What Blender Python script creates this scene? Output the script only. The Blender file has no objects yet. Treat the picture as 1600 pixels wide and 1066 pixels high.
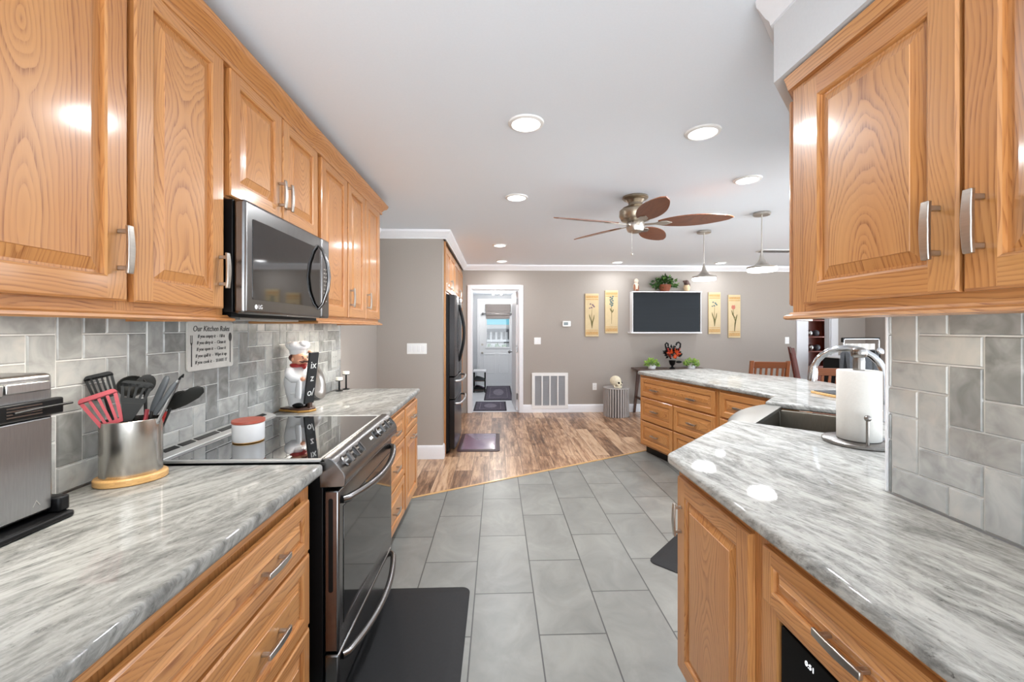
import bpy, bmesh, math, random
from mathutils import Vector, Matrix
random.seed(7)
PI = math.pi
SC = bpy.context.scene
COL = SC.collection

# ------------------------------------------------------------------ camera
FPX, YAW, CZ = 655.0, math.atan(23 / 655.0), 1.397
cam = bpy.data.cameras.new('camera')
cam.sensor_width = 36.0
cam.lens = 36.0 * FPX / 1600.0
cam.shift_y = -20.0 / 1600.0
cam.clip_start = 0.02
cam_o = bpy.data.objects.new('camera', cam)
COL.objects.link(cam_o)
cam_o.location = (0, 0, CZ)
cam_o.rotation_euler = (PI / 2, 0, -YAW)
SC.camera = cam_o

# ------------------------------------------------------------------ view, world, daylight
SC.view_settings.view_transform = 'Standard'
SC.view_settings.look = 'None'
SC.view_settings.gamma = 1.0
SC.view_settings.use_curve_mapping = False
SC.view_settings.exposure = 0.93
CY = SC.cycles
CY.max_bounces = 8
CY.diffuse_bounces = 4
CY.glossy_bounces = 4
CY.transmission_bounces = 6
CY.caustics_reflective = False
CY.caustics_refractive = False
CY.sample_clamp_indirect = 6.0
CY.use_denoising = True
W = bpy.data.worlds.new('daylight')
SC.world = W
W.use_nodes = True
_bg = W.node_tree.nodes['Background']
_tc = W.node_tree.nodes.new('ShaderNodeTexCoord'); _sx = W.node_tree.nodes.new('ShaderNodeSeparateXYZ'); _rp = W.node_tree.nodes.new('ShaderNodeValToRGB')
W.node_tree.links.new(_tc.outputs['Generated'], _sx.inputs[0])
_mr = W.node_tree.nodes.new('ShaderNodeMapRange'); _mr.inputs['From Min'].default_value = -1; _mr.inputs['From Max'].default_value = 1
W.node_tree.links.new(_sx.outputs['Z'], _mr.inputs['Value']); W.node_tree.links.new(_mr.outputs[0], _rp.inputs[0])
_rp.color_ramp.elements[0].position = .46; _rp.color_ramp.elements[0].color = (.93, .97, 1.0, 1)      # bright lower hemisphere, added to throw light up onto the ceiling
_rp.color_ramp.elements[1].position = .54; _rp.color_ramp.elements[1].color = (.24, .275, .315, 1)     # hazy sky
W.node_tree.links.new(_rp.outputs[0], _bg.inputs[0])
_bg.inputs[1].default_value = 4.5
LAMP_W = 9.0        # each recessed ceiling lamp, watts
UNDER_W = 1.0        # each under-cabinet strip, watts
PEND_W = 6.0

# ------------------------------------------------------------------ helpers
def srgb(r, g, b):
    def f(c):
        c /= 255.0
        return c / 12.92 if c <= 0.04045 else ((c + 0.055) / 1.055) ** 2.4
    return (f(r), f(g), f(b), 1)

def V(*a): return Vector(a)

def at(u, v, y):
    """a point on the vertical plane y seen at photo position (u, v)"""
    s, c = math.sin(YAW), math.cos(YAW)
    r = (u - 800) / FPX
    d = Vector((s + c * r, c - s * r, -(v - 513) / FPX))
    return Vector((0, 0, CZ)) + d * (y / d.y)

def frame(o, e1, e2, n):
    m = Matrix.Identity(4)
    for i, e in enumerate((e1, e2, n)):
        e = Vector(e).normalized()
        for k in range(3): m[k][i] = e[k]
    for k in range(3): m[k][3] = o[k]
    return m

class MB:
    def __init__(s, M=None):
        s.v = []; s.f = []; s.mi = []; s.uv = []
        s.M = M if M is not None else Matrix.Identity(4)
    def face(s, pts, mi=0, g=None, seed=None, uv=None):
        P = [s.M @ Vector(p) for p in pts]
        b = len(s.v)
        s.v += P
        s.f.append(list(range(b, b + len(P))))
        s.mi.append(mi)
        if uv is not None:
            s.uv.append(list(uv)); return
        n = Vector((0, 0, 0))
        for i in range(len(P)):
            n += (P[i] - P[0]).cross(P[(i + 1) % len(P)] - P[0])
        n = n.normalized() if n.length > 1e-12 else Vector((0, 0, 1))
        gd = (s.M.to_3x3() @ Vector(g if g is not None else (0, 1, 0))).normalized()
        if abs(n.dot(gd)) > 0.85:
            gd = (s.M.to_3x3() @ Vector((1, 0, 0) if abs((s.M.to_3x3() @ Vector((1, 0, 0))).dot(n)) < .8 else (0, 0, 1))).normalized()
        gd = (gd - n * n.dot(gd)).normalized()
        t = n.cross(gd)
        c = sum(P, Vector((0, 0, 0))) / len(P)
        if seed is None: seed = (random.randint(0, 60), random.uniform(0, 9), 0)
        cell, sv, so = seed
        w = max((p - c).dot(t) for p in P)
        if so == 0 and w < 0.045: so = 0.11
        s.uv.append([((p - c).dot(t) + so + 0.5 * cell, p.dot(gd) + sv) for p in P])
    def box(s, x0, x1, y0, y1, z0, z1, mi=0, g=None):
        sd = (random.randint(0, 60), random.uniform(0, 9), 0)
        p = [(x, y, z) for z in (z0, z1) for y in (y0, y1) for x in (x0, x1)]
        for q in ((0, 2, 3, 1), (4, 5, 7, 6), (0, 1, 5, 4), (2, 6, 7, 3), (0, 4, 6, 2), (1, 3, 7, 5)):
            s.face([p[i] for i in q], mi, g, sd)
        return s
    def prism(s, poly, z0, z1, mi=0, g=None, plane='xy', side_mi=None):
        def P(a, b, c):
            return {'xy': (a, b, c), 'xz': (a, c, b), 'yz': (c, a, b)}[plane]
        sd = (random.randint(0, 60), random.uniform(0, 9), 0)
        s.face([P(a, b, z0) for a, b in reversed(poly)], mi, g, sd)
        s.face([P(a, b, z1) for a, b in poly], mi, g, sd)
        m2 = mi if side_mi is None else side_mi
        for i in range(len(poly)):
            a, b = poly[i], poly[(i + 1) % len(poly)]
            s.face([P(a[0], a[1], z0), P(b[0], b[1], z0), P(b[0], b[1], z1), P(a[0], a[1], z1)], m2, g, sd)
        return s
    def loft(s, rings, mi=0, cap=True, closed=True, g=None):
        n = len(rings[0])
        for a, b in zip(rings[:-1], rings[1:]):
            for i in range(n if closed else n - 1):
                j = (i + 1) % n
                s.face([a[i], a[j], b[j], b[i]], mi, g, (3, 0.3, 0.12))
        if cap:
            s.face(list(reversed(rings[0])), mi, g); s.face(rings[-1], mi, g)
        return s
    def tube(s, path, r, n=10, mi=0, cap=True, flat=1.0, up=None):
        path = [Vector(p) for p in path]
        rings = []
        prev = Vector(up) if up else None
        for i, p in enumerate(path):
            t = (path[min(i + 1, len(path) - 1)] - path[max(i - 1, 0)]).normalized()
            a = prev if prev is not None else (Vector((0, 0, 1)) if abs(t.z) < .9 else Vector((1, 0, 0)))
            b = t.cross(a)
            if b.length < 1e-6: b = t.cross(Vector((1, 0.3, 0)))
            b.normalize(); a = b.cross(t).normalized(); prev = a
            rr = r[i] if isinstance(r, (list, tuple)) else r
            rings.append([p + (a * math.cos(k * 2 * PI / n) * flat + b * math.sin(k * 2 * PI / n)) * rr for k in range(n)])
        return s.loft(rings, mi, cap)
    def lathe(s, prof, c=(0, 0, 0), n=24, mi=0, ax=None, sx=1, sy=1, cap=True):
        R = ax if ax is not None else Matrix.Identity(3)
        c = Vector(c)
        rings = [[c + R @ Vector((sx * r * math.cos(k * 2 * PI / n), sy * r * math.sin(k * 2 * PI / n), z)) for k in range(n)] for r, z in prof]
        return s.loft(rings, mi, cap)
    def ball(s, c, rx, ry=None, rz=None, n=12, m=8, mi=0):
        ry = ry or rx; rz = rz or rx
        c = Vector(c)
        rings = [[c + Vector((rx * math.sin(t) * math.cos(k * 2 * PI / n), ry * math.sin(t) * math.sin(k * 2 * PI / n), -rz * math.cos(t))) for k in range(n)]
                 for t in [PI * (0.04 + 0.92 * i / m) for i in range(m + 1)]]
        return s.loft(rings, mi)
    def mold(s, path, prof, mi=0, g=None, closed=False):
        """sweep (outward offset, z) profile along a plan polyline; outward = left of travel"""
        pts = [Vector((p[0], p[1])) for p in path]
        N = len(pts); offs = []
        for i in range(N):
            d0 = (pts[i] - pts[i - 1]).normalized() if i > 0 else None
            d1 = (pts[i + 1] - pts[i]).normalized() if i < N - 1 else None
            d0 = d0 or d1; d1 = d1 or d0
            n0, n1 = Vector((-d0.y, d0.x)), Vector((-d1.y, d1.x))
            b = (n0 + n1).normalized()
            offs.append(b / max(.3, b.dot(n0)))
        rings = [[(pts[i].x + offs[i].x * o, pts[i].y + offs[i].y * o, z) for o, z in prof] for i in range(N)]
        for i in range(N - 1):
            d = (pts[i + 1] - pts[i]).normalized()
            gg = (d.x, d.y, 0)
            for k in range(len(prof)):
                j = (k + 1) % len(prof)
                s.face([rings[i][k], rings[i][j], rings[i + 1][j], rings[i + 1][k]], mi, gg, (5, .4, .11))
        s.face(rings[0], mi, g); s.face(rings[-1], mi, g)
        return s

ROOT = {}
def finish(name, mb, mats, loc, parent=None, bevel=0, seg=2, smooth=30, subsurf=0, merge=True):
    me = bpy.data.meshes.new(name)
    me.from_pydata([tuple(v - loc) for v in mb.v], [], mb.f)
    uvl = me.uv_layers.new(name='UVMap')
    k = 0
    for u in mb.uv:
        for q in u:
            uvl.data[k].uv = q; k += 1
    me.polygons.foreach_set('material_index', mb.mi)
    bm = bmesh.new(); bm.from_mesh(me)
    if merge: bmesh.ops.remove_doubles(bm, verts=bm.verts, dist=2e-5)
    bmesh.ops.recalc_face_normals(bm, faces=bm.faces)
    bm.to_mesh(me); bm.free()
    for m in (mats if isinstance(mats, (list, tuple)) else [mats]): me.materials.append(m)
    if smooth:
        me.polygons.foreach_set('use_smooth', [True] * len(me.polygons))
        me.set_sharp_from_angle(angle=math.radians(smooth))
    o = bpy.data.objects.new(name, me)
    COL.objects.link(o)
    if bevel:
        md = o.modifiers.new('bevel', 'BEVEL'); md.width = bevel; md.segments = seg
        md.limit_method = 'ANGLE'; md.angle_limit = math.radians(40); md.harden_normals = False
    if subsurf:
        md = o.modifiers.new('sub', 'SUBSURF'); md.levels = subsurf; md.render_levels = subsurf
    return o

def obj(name, mb, mats, parent=None, **kw):
    if parent is None:
        lo = Vector([min(v[i] for v in mb.v) for i in range(3)]); hi = Vector([max(v[i] for v in mb.v) for i in range(3)])
        loc = Vector(((lo.x + hi.x) / 2, (lo.y + hi.y) / 2, lo.z))
        o = finish(name, mb, mats, loc, **kw); o.location = loc
        ROOT[o.name] = loc
        return o
    loc = ROOT[parent.name]
    o = finish(name, mb, mats, loc, **kw)
    o.parent = parent
    ROOT[o.name] = loc
    return o

def tag(o, label, cat, group=None, kind=None):
    o['label'] = label; o['category'] = cat
    if group: o['group'] = group
    if kind: o['kind'] = kind
    return o

def thing(name, loc, label, cat, group=None):
    o = bpy.data.objects.new(name, None); COL.objects.link(o)
    o.empty_display_size = .05
    o.location = loc; ROOT[o.name] = Vector(loc)
    return tag(o, label, cat, group)

def struct(name, mb, mats, parent=None, **kw):
    o = obj(name, mb, mats, parent, **kw)
    if parent is None: o['kind'] = 'structure'
    return o

def dup(root, loc, label, rot=None):
    r = root.copy(); COL.objects.link(r); r.location = loc; r['label'] = label
    if rot is not None: r.rotation_euler = rot
    for ch in list(root.children):
        c = ch.copy(); COL.objects.link(c); c.parent = r
        for g in list(ch.children):
            d = g.copy(); COL.objects.link(d); d.parent = c
    return r

def text(name, body, size, M, mat, parent, depth=.0006, align='CENTER', sx=1.0, shear=0.0):
    cu = bpy.data.curves.new(name, 'FONT'); cu.body = body; cu.size = size
    cu.align_x = align; cu.align_y = 'CENTER'; cu.extrude = depth; cu.resolution_u = 3; cu.shear = shear
    tmp = bpy.data.objects.new('tmp', cu)
    me = bpy.data.meshes.new_from_object(tmp)
    bpy.data.objects.remove(tmp); bpy.data.curves.remove(cu)
    me.name = name
    me.transform(Matrix.Diagonal((sx, 1, 1, 1)))
    me.transform(M)
    me.transform(Matrix.Translation(-ROOT[parent.name]))
    me.materials.clear(); me.materials.append(mat)
    o = bpy.data.objects.new(name, me); COL.objects.link(o); o.parent = parent
    ROOT[o.name] = ROOT[parent.name]
    return o

def rounded(poly, rs, n=5):
    out = []
    N = len(poly)
    for i, p in enumerate(poly):
        r = rs.get(i, 0) if isinstance(rs, dict) else rs
        p = Vector(p)
        if not r: out.append(tuple(p)); continue
        a, b = Vector(poly[i - 1]), Vector(poly[(i + 1) % N])
        da, db = (a - p).normalized(), (b - p).normalized()
        ang = da.angle(db)
        t = r / math.tan(ang / 2)
        c = p + (da + db).normalized() * (r / math.sin(ang / 2))
        p0, p1 = p + da * t, p + db * t
        a0 = math.atan2(p0.y - c.y, p0.x - c.x); a1 = math.atan2(p1.y - c.y, p1.x - c.x)
        while a1 - a0 > PI: a1 -= 2 * PI
        while a1 - a0 < -PI: a1 += 2 * PI
        for k in range(n + 1):
            q = a0 + (a1 - a0) * k / n
            out.append((c.x + r * math.cos(q), c.y + r * math.sin(q)))
    return out

# ------------------------------------------------------------------ materials
class NT:
    def __init__(s, name):
        s.m = bpy.data.materials.new(name); s.m.use_nodes = True
        s.t = s.m.node_tree; s.b = s.t.nodes['Principled BSDF']
    def link(s, a, b): s.t.links.new(a, b)
    def _set(s, node, i, v):
        if hasattr(v, 'is_output'): s.link(v, node.inputs[i])
        elif v is not None: node.inputs[i].default_value = v
    def math(s, op, a, b=None, c=None, clamp=False):
        n = s.t.nodes.new('ShaderNodeMath'); n.operation = op; n.use_clamp = clamp
        s._set(n, 0, a); s._set(n, 1, b)
        if c is not None: s._set(n, 2, c)
        return n.outputs[0]
    def vec(s, x, y, z):
        n = s.t.nodes.new('ShaderNodeCombineXYZ')
        s._set(n, 0, x); s._set(n, 1, y); s._set(n, 2, z); return n.outputs[0]
    def sep(s, v):
        n = s.t.nodes.new('ShaderNodeSeparateXYZ'); s.link(v, n.inputs[0]); return n.outputs
    def coord(s, k='Object'):
        n = s.t.nodes.new('ShaderNodeTexCoord'); return n.outputs[k]
    def pos(s):
        return s.t.nodes.new('ShaderNodeNewGeometry').outputs['Position']
    def noise(s, vec, scale=1, detail=2, rough=.5, dist=0):
        n = s.t.nodes.new('ShaderNodeTexNoise'); s.link(vec, n.inputs['Vector'])
        n.inputs['Scale'].default_value = scale; n.inputs['Detail'].default_value = detail
        n.inputs['Roughness'].default_value = rough; n.inputs['Distortion'].default_value = dist
        return n.outputs[0]
    def ramp(s, f, stops, interp='LINEAR'):
        n = s.t.nodes.new('ShaderNodeValToRGB'); s.link(f, n.inputs[0])
        n.color_ramp.interpolation = interp
        e = n.color_ramp.elements
        while len(e) > 1: e.remove(e[-1])
        e[0].position = stops[0][0]; e[0].color = stops[0][1]
        for p, c in stops[1:]:
            q = e.new(p); q.color = c
        return n.outputs[0]
    def mix(s, f, a, b, mode='MIX'):
        n = s.t.nodes.new('ShaderNodeMix'); n.data_type = 'RGBA'; n.blend_type = mode
        s._set(n, 0, f); s._set(n, 6, a); s._set(n, 7, b); return n.outputs[2]
    def bump(s, h, strength=.2, dist=.002):
        n = s.t.nodes.new('ShaderNodeBump'); n.inputs['Strength'].default_value = strength
        n.inputs['Distance'].default_value = dist; s.link(h, n.inputs['Height'])
        s.link(n.outputs[0], s.b.inputs['Normal'])
    def set(s, **kw):
        for k, v in kw.items(): s._set(s.b, k.replace('_', ' '), v)
        return s.m

def plain(name, col, rough=.5, metal=0.0, coat=0, vary=.06, scale=40, bump=0, spec=.5, stretch=(1, 1, 1), coat_rough=.05, **kw):
    n = NT(name)
    c = n.coord()
    mp = n.t.nodes.new('ShaderNodeMapping'); mp.inputs['Scale'].default_value = stretch; n.link(c, mp.inputs['Vector'])
    f = n.noise(mp.outputs[0], scale, 3, .55)
    d = tuple(max(0, x * (1 - vary)) for x in col[:3]) + (1,)
    l = tuple(min(1, x * (1 + vary)) for x in col[:3]) + (1,)
    n.link(n.ramp(f, [(.3, d), (.7, l)]), n.b.inputs['Base Color'])
    n.set(Roughness=rough, Metallic=metal, Coat_Weight=coat, Coat_Roughness=coat_rough, Specular_IOR_Level=spec)
    if bump: n.bump(f, bump, .001)
    for k, v in kw.items(): n._set(n.b, k.replace('_', ' '), v)
    return n.m

def make_oak(name, light, mid, dark, coat=.55, freq=105.0):
    n = NT(name)
    u, v, _ = n.sep(n.coord('UV'))
    cell = n.math('ROUND', n.math('MULTIPLY', u, 2.0))
    ul = n.math('SUBTRACT', u, n.math('MULTIPLY', cell, .5))
    cz = n.math('MULTIPLY', cell, 7.31)
    dn = n.noise(n.vec(n.math('MULTIPLY', v, 1.25), cz, 0.0), 1, 1.5)
    d = n.math('MULTIPLY', n.math('SUBTRACT', dn, .52), .62)
    wob = n.math('MULTIPLY', n.math('SUBTRACT', n.noise(n.vec(n.math('MULTIPLY', ul, 14.0), n.math('MULTIPLY', v, 3.2), cz), 1, 2), .5), .035)
    sh = n.math('ADD', ul, n.math('MULTIPLY', n.math('SUBTRACT', n.noise(n.vec(n.math('MULTIPLY', v, 1.7), n.math('ADD', cz, 31.0), 0.0), 1, 1), .5), .07))
    r = n.math('ADD', n.math('SQRT', n.math('ADD', n.math('MULTIPLY', sh, sh), n.math('MULTIPLY', d, d))), wob)
    rf = n.math('MULTIPLY', r, freq)
    rf = n.math('ADD', rf, n.math('MULTIPLY', n.noise(n.vec(n.math('MULTIPLY', rf, .23), cz, 5.0), 1, 1), 2.2))
    ring = n.math('FRACT', rf)
    rid = n.noise(n.vec(n.math('MULTIPLY', n.math('FLOOR', rf), 7.77), cz, 2.0), 1, 0)
    rid = n.ramp(rid, [(.3, (.25, .25, .25, 1)), (.65, (1.0, 1.0, 1.0, 1))])
    prof = n.ramp(ring, [(0, (1, 1, 1, 1)), (.16, (.75, .75, .75, 1)), (.45, (.2, .2, .2, 1)), (.8, (.06, .06, .06, 1)), (.93, (.25, .25, .25, 1)), (1, (1, 1, 1, 1))])
    pore = n.noise(n.vec(n.math('MULTIPLY', ul, 420.0), n.math('MULTIPLY', v, 11.0), cz), 1, 2, .6)
    pm = n.ramp(pore, [(.35, (0, 0, 0, 1)), (.62, (1, 1, 1, 1))])
    k = n.math('MULTIPLY', n.math('MULTIPLY', prof, rid), n.math('ADD', n.math('MULTIPLY', pm, .85), .25), clamp=True)
    tone = n.noise(n.vec(n.math('MULTIPLY', ul, 5.0), n.math('MULTIPLY', v, .9), cz), 1, 2)
    base = n.mix(n.ramp(tone, [(.25, (0, 0, 0, 1)), (.75, (1, 1, 1, 1))]), light, mid)
    col = n.mix(n.math('MULTIPLY', k, .9), base, dark)
    col = n.mix(n.math('MULTIPLY', n.math('SUBTRACT', 1.0, pm), .10), col, dark)
    n.link(col, n.b.inputs['Base Color'])
    n.set(Roughness=.38, Coat_Weight=coat, Coat_Roughness=.13)
    n.bump(n.math('SUBTRACT', 1.0, k), .12, .0006)
    return n.m

OAK = make_oak('honey_oak', srgb(206, 150, 92), srgb(191, 129, 71), srgb(128, 68, 25))
OAKD = make_oak('mission_oak', srgb(134, 72, 30), srgb(110, 56, 22), srgb(62, 30, 12))
CHERRY = make_oak('cherry_wood', srgb(112, 44, 28), srgb(90, 32, 20), srgb(50, 16, 10))
FANW = make_oak('fan_blade_wood', srgb(132, 78, 48), srgb(118, 66, 40), srgb(86, 44, 26), coat=.15, freq=60)
WALN = make_oak('walnut_stain', srgb(92, 62, 48), srgb(74, 48, 38), srgb(42, 26, 20), coat=.2)
MAPLE = make_oak('maple', srgb(214, 172, 112), srgb(204, 158, 98), srgb(176, 126, 72), coat=.3)

def make_granite(name, ang, gain=1.0):
    n = NT(name)
    x, y, z = n.sep(n.pos())
    ca, sa = math.cos(ang), math.sin(ang)
    a = n.math('ADD', n.math('MULTIPLY', x, -sa), n.math('MULTIPLY', y, ca))     # along streaks
    b = n.math('ADD', n.math('MULTIPLY', x, ca), n.math('MULTIPLY', y, sa))      # across
    b = n.math('ADD', b, n.math('MULTIPLY', z, .6))
    wp = n.math('MULTIPLY', n.math('SUBTRACT', n.noise(n.vec(n.math('MULTIPLY', a, 1.3), n.math('MULTIPLY', b, 2.5), z), 1, 2), .5), .16)
    bw = n.math('ADD', b, wp)
    f1 = n.noise(n.vec(n.math('MULTIPLY', a, 5.0), n.math('MULTIPLY', bw, 17.0), z), 1, 8, .72, .7)
    f2 = n.noise(n.vec(n.math('MULTIPLY', a, 20.0), n.math('MULTIPLY', bw, 58.0), 3.3), 1, 6, .74, .6)
    f3 = n.noise(n.vec(n.math('MULTIPLY', a, 42.0), n.math('MULTIPLY', bw, 100.0), 9.1), 1, 4, .75, .3)
    f4 = n.noise(n.vec(n.math('MULTIPLY', a, .8), n.math('MULTIPLY', bw, 4.5), 5.5), 1, 2)
    f5 = n.noise(n.vec(n.math('MULTIPLY', a, 1.3), n.math('MULTIPLY', bw, 8.0), 12.5), 1, 4, .65, .9)
    c1 = n.ramp(f1, [(.30, srgb(102, 102, 101)), (.42, srgb(150, 150, 148)), (.50, srgb(176, 176, 173)), (.56, srgb(218, 218, 215)), (.64, srgb(196, 196, 193)), (.75, srgb(170, 170, 167))])
    c2 = n.ramp(f2, [(.32, srgb(92, 92, 91)), (.44, srgb(156, 156, 154)), (.55, srgb(200, 200, 197)), (.68, srgb(226, 226, 223))])
    c = n.mix(.48, c1, c2)
    wv = n.ramp(f5, [(.54, (0, 0, 0, 1)), (.60, (1, 1, 1, 1)), (.66, (0, 0, 0, 1))])
    c = n.mix(n.math('MULTIPLY', wv, .7), c, srgb(222, 222, 219))
    dk = n.ramp(f3, [(.58, (0, 0, 0, 1)), (.68, (1, 1, 1, 1))])
    dz = n.ramp(f1, [(.42, (1, 1, 1, 1)), (.58, (0, 0, 0, 1))])
    c = n.mix(n.math('MULTIPLY', n.math('MULTIPLY', dk, dz), .8), c, srgb(66, 64, 61))
    br = n.ramp(f4, [(.58, (0, 0, 0, 1)), (.72, (1, 1, 1, 1))])
    c = n.mix(n.math('MULTIPLY', br, .16), c, srgb(140, 118, 96))
    if gain != 1.0: c = n.mix(1.0, c, (gain, gain * .99, gain * .955, 1), 'MULTIPLY')
    n.link(c, n.b.inputs['Base Color'])
    n.set(Roughness=.5, Coat_Weight=.55, Coat_Roughness=.035, Specular_IOR_Level=.02)
    return n.m
GRAN_L = make_granite('fantasy_granite_left', math.radians(-22), .54)
GRAN_R = make_granite('fantasy_granite_right', math.radians(12), .68)

def make_splash():
    n = NT('glazed_grey_tile')
    at_ = n.t.nodes.new('ShaderNodeAttribute'); at_.attribute_name = 'glaze'
    p = n.pos()
    r = at_.outputs['Fac']
    x, y, z = n.sep(p)
    w = n.noise(n.vec(n.math('ADD', n.math('ADD', x, y), n.math('MULTIPLY', r, 17.0)), n.math('MULTIPLY', r, 31.0), z), 14, 3, .55, .8)
    f = n.math('ADD', n.math('MULTIPLY', w, .75), n.math('MULTIPLY', r, .42))
    c = n.ramp(f, [(.25, srgb(116, 117, 115)), (.5, srgb(149, 150, 148)), (.72, srgb(177, 178, 175)), (.95, srgb(194, 191, 184))])
    n.link(c, n.b.inputs['Base Color'])
    n.set(Roughness=.22, Coat_Weight=.25, Coat_Roughness=.1)
    n.bump(w, .25, .004)
    return n.m
SPLASH = make_splash()
GROUT = plain('tile_grout', srgb(208, 208, 205), .8)

def make_floor_tile():
    n = NT('porcelain_floor_tile')
    x, y, z = n.sep(n.pos())
    vec = n.vec(n.math('SUBTRACT', y, 2.514), n.math('ADD', x, .118), 0.0)
    b = n.t.nodes.new('ShaderNodeTexBrick'); n.link(vec, b.inputs['Vector'])
    b.offset = .5; b.offset_frequency = 2; b.squash = 1
    for k, v in (('Scale', 1), ('Mortar Size', .0034), ('Mortar Smooth', .1), ('Bias', 0), ('Brick Width', .612), ('Row Height', .309)):
        b.inputs[k].default_value = v
    b.inputs['Color1'].default_value = (0, 0, 0, 1); b.inputs['Color2'].default_value = (1, 1, 1, 1); b.inputs['Mortar'].default_value = (.5, .5, .5, 1)
    rnd = b.outputs['Color']
    w = n.noise(n.vec(x, n.math('MULTIPLY', y, .8), n.math('MULTIPLY', rnd, 8.0)), 5, 6, .62, 1.0)
    w2 = n.noise(n.vec(x, y, n.math('MULTIPLY', rnd, 5.0)), 1.6, 2)
    f = n.math('ADD', n.math('MULTIPLY', w, .6), n.math('MULTIPLY', w2, .4))
    c = n.ramp(f, [(.3, srgb(110, 110, 106)), (.5, srgb(126, 126, 121)), (.7, srgb(143, 143, 137))])
    c = n.mix(n.math('MULTIPLY', rnd, .12), c, srgb(102, 103, 100))
    c = n.mix(b.outputs['Fac'], c, srgb(66, 66, 64))
    n.link(c, n.b.inputs['Base Color'])
    n.set(Roughness=.34)
    n.bump(n.math('SUBTRACT', n.math('MULTIPLY', w, .15), b.outputs['Fac']), .25, .002)
    return n.m
FTILE = make_floor_tile()

def make_planks():
    n = NT('rustic_wood_planks')
    x, y, z = n.sep(n.pos())
    vec = n.vec(n.math('ADD', y, .23), n.math('ADD', x, .08), 0.0)
    b = n.t.nodes.new('ShaderNodeTexBrick'); n.link(vec, b.inputs['Vector'])
    b.offset = .37; b.offset_frequency = 2
    for k, v in (('Scale', 1), ('Mortar Size', .0024), ('Mortar Smooth', .1), ('Bias', 0), ('Brick Width', 1.2), ('Row Height', .165)):
        b.inputs[k].default_value = v
    b.inputs['Color1'].default_value = (0, 0, 0, 1); b.inputs['Color2'].default_value = (1, 1, 1, 1); b.inputs['Mortar'].default_value = (.5, .5, .5, 1)
    rnd = b.outputs['Color']
    rz = n.math('MULTIPLY', rnd, 23.0)
    w = n.noise(n.vec(n.math('MULTIPLY', x, 20.0), n.math('MULTIPLY', y, 1.8), rz), 1, 5, .7, .6)
    w2 = n.noise(n.vec(n.math('MULTIPLY', x, 70.0), n.math('MULTIPLY', y, 4.5), rz), 1, 4, .7)
    w3 = n.noise(n.vec(n.math('MULTIPLY', x, 6.0), n.math('MULTIPLY', y, 2.2), n.math('ADD', rz, 4.0)), 1, 3, .6, 1.2)
    f = n.math('ADD', n.math('ADD', n.math('MULTIPLY', w, .50), n.math('MULTIPLY', w2, .28)), n.math('MULTIPLY', w3, .22))
    f = n.math('ADD', f, n.math('MULTIPLY', n.math('SUBTRACT', rnd, .5), .17))
    c = n.ramp(f, [(.32, srgb(70, 48, 34)), (.41, srgb(118, 86, 62)), (.48, srgb(156, 120, 92)), (.55, srgb(192, 156, 124)), (.64, srgb(208, 176, 144)), (.8, srgb(176, 146, 120))])
    c = n.mix(n.math('MULTIPLY', b.outputs['Fac'], .8), c, srgb(62, 44, 32))
    n.link(c, n.b.inputs['Base Color'])
    n.set(Roughness=.3)
    n.bump(n.math('SUBTRACT', n.math('MULTIPLY', w, .2), b.outputs['Fac']), .2, .002)
    return n.m
PLANK = make_planks()

WALL = plain('greige_paint', srgb(166, 158, 150), .75, vary=.015, scale=90, bump=.03)
CEIL = plain('ceiling_paint', srgb(238, 245, 253), .8, vary=.01, scale=120, bump=.03)
SOFF = plain('soffit_paint', srgb(212, 214, 216), .8, vary=.015, scale=120)
WHITE = plain('white_trim_paint', srgb(236, 237, 240), .4, vary=.01)
WPLAS = plain('white_plastic', srgb(238, 238, 236), .35, vary=.01)
NICK = plain('brushed_nickel', srgb(190, 184, 176), .3, 1.0, vary=.06, scale=30, stretch=(1, 1, 8))
STEEL = plain('stainless_steel', srgb(190, 190, 190), .28, 1.0, vary=.05, scale=20, stretch=(12, 12, 1))
OVENS = plain('brushed_dark_stainless', srgb(158, 158, 158), .32, 1.0, vary=.05, scale=20, stretch=(12, 12, 1))
SINKS = plain('satin_sink_steel', srgb(150, 147, 141), .36, 1.0, vary=.05, scale=30, stretch=(6, 6, 1))
BASINS = plain('shaded_basin_steel', srgb(104, 99, 90), .42, 1.0, vary=.06, scale=30, stretch=(6, 6, 1))  # darker copy of the sink steel, the basin's inner shade put into its colour
STAND = plain('towel_stand_steel', srgb(138, 134, 130), .26, 1.0, vary=.05, scale=30, stretch=(6, 6, 1))
TRIMS = plain('satin_trim_metal', srgb(186, 186, 184), .42, .55, vary=.04)
HUTCH = make_oak('hutch_cherry', srgb(156, 66, 40), srgb(128, 50, 30), srgb(76, 26, 16))
DEADB = plain('dull_black', srgb(9, 9, 10), .5, spec=.1)
CHROME = plain('chrome', srgb(190, 191, 193), .14, 1.0, vary=.02)
FSTEEL = plain('dark_fridge_steel', srgb(56, 54, 54), .26, 1.0, vary=.05, scale=14, stretch=(1, 6, 1))
BSTEEL = plain('black_stainless', srgb(128, 126, 125), .26, 1.0, vary=.05, scale=14, stretch=(1, 6, 1))
BEDGE = plain('brown_stainless_edge', srgb(128, 112, 106), .3, 1.0, vary=.05)
BLACK = plain('black_enamel', srgb(14, 14, 15), .35, vary=.05, spec=.22)
LOUV = plain('vent_louvre_grey', srgb(168, 168, 170), .5, vary=.02)
BGLASS = plain('black_glass', srgb(10, 10, 11), .04, vary=.02, spec=.9, coat=1.0, coat_rough=.02)
MWGLASS = plain('tinted_oven_glass', srgb(104, 104, 104), .05, 1.0, vary=.02)
TVS = plain('tv_panel', srgb(30, 35, 40), .3, vary=.10, scale=1.5, stretch=(.3, 1, 14), spec=.12)
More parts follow.
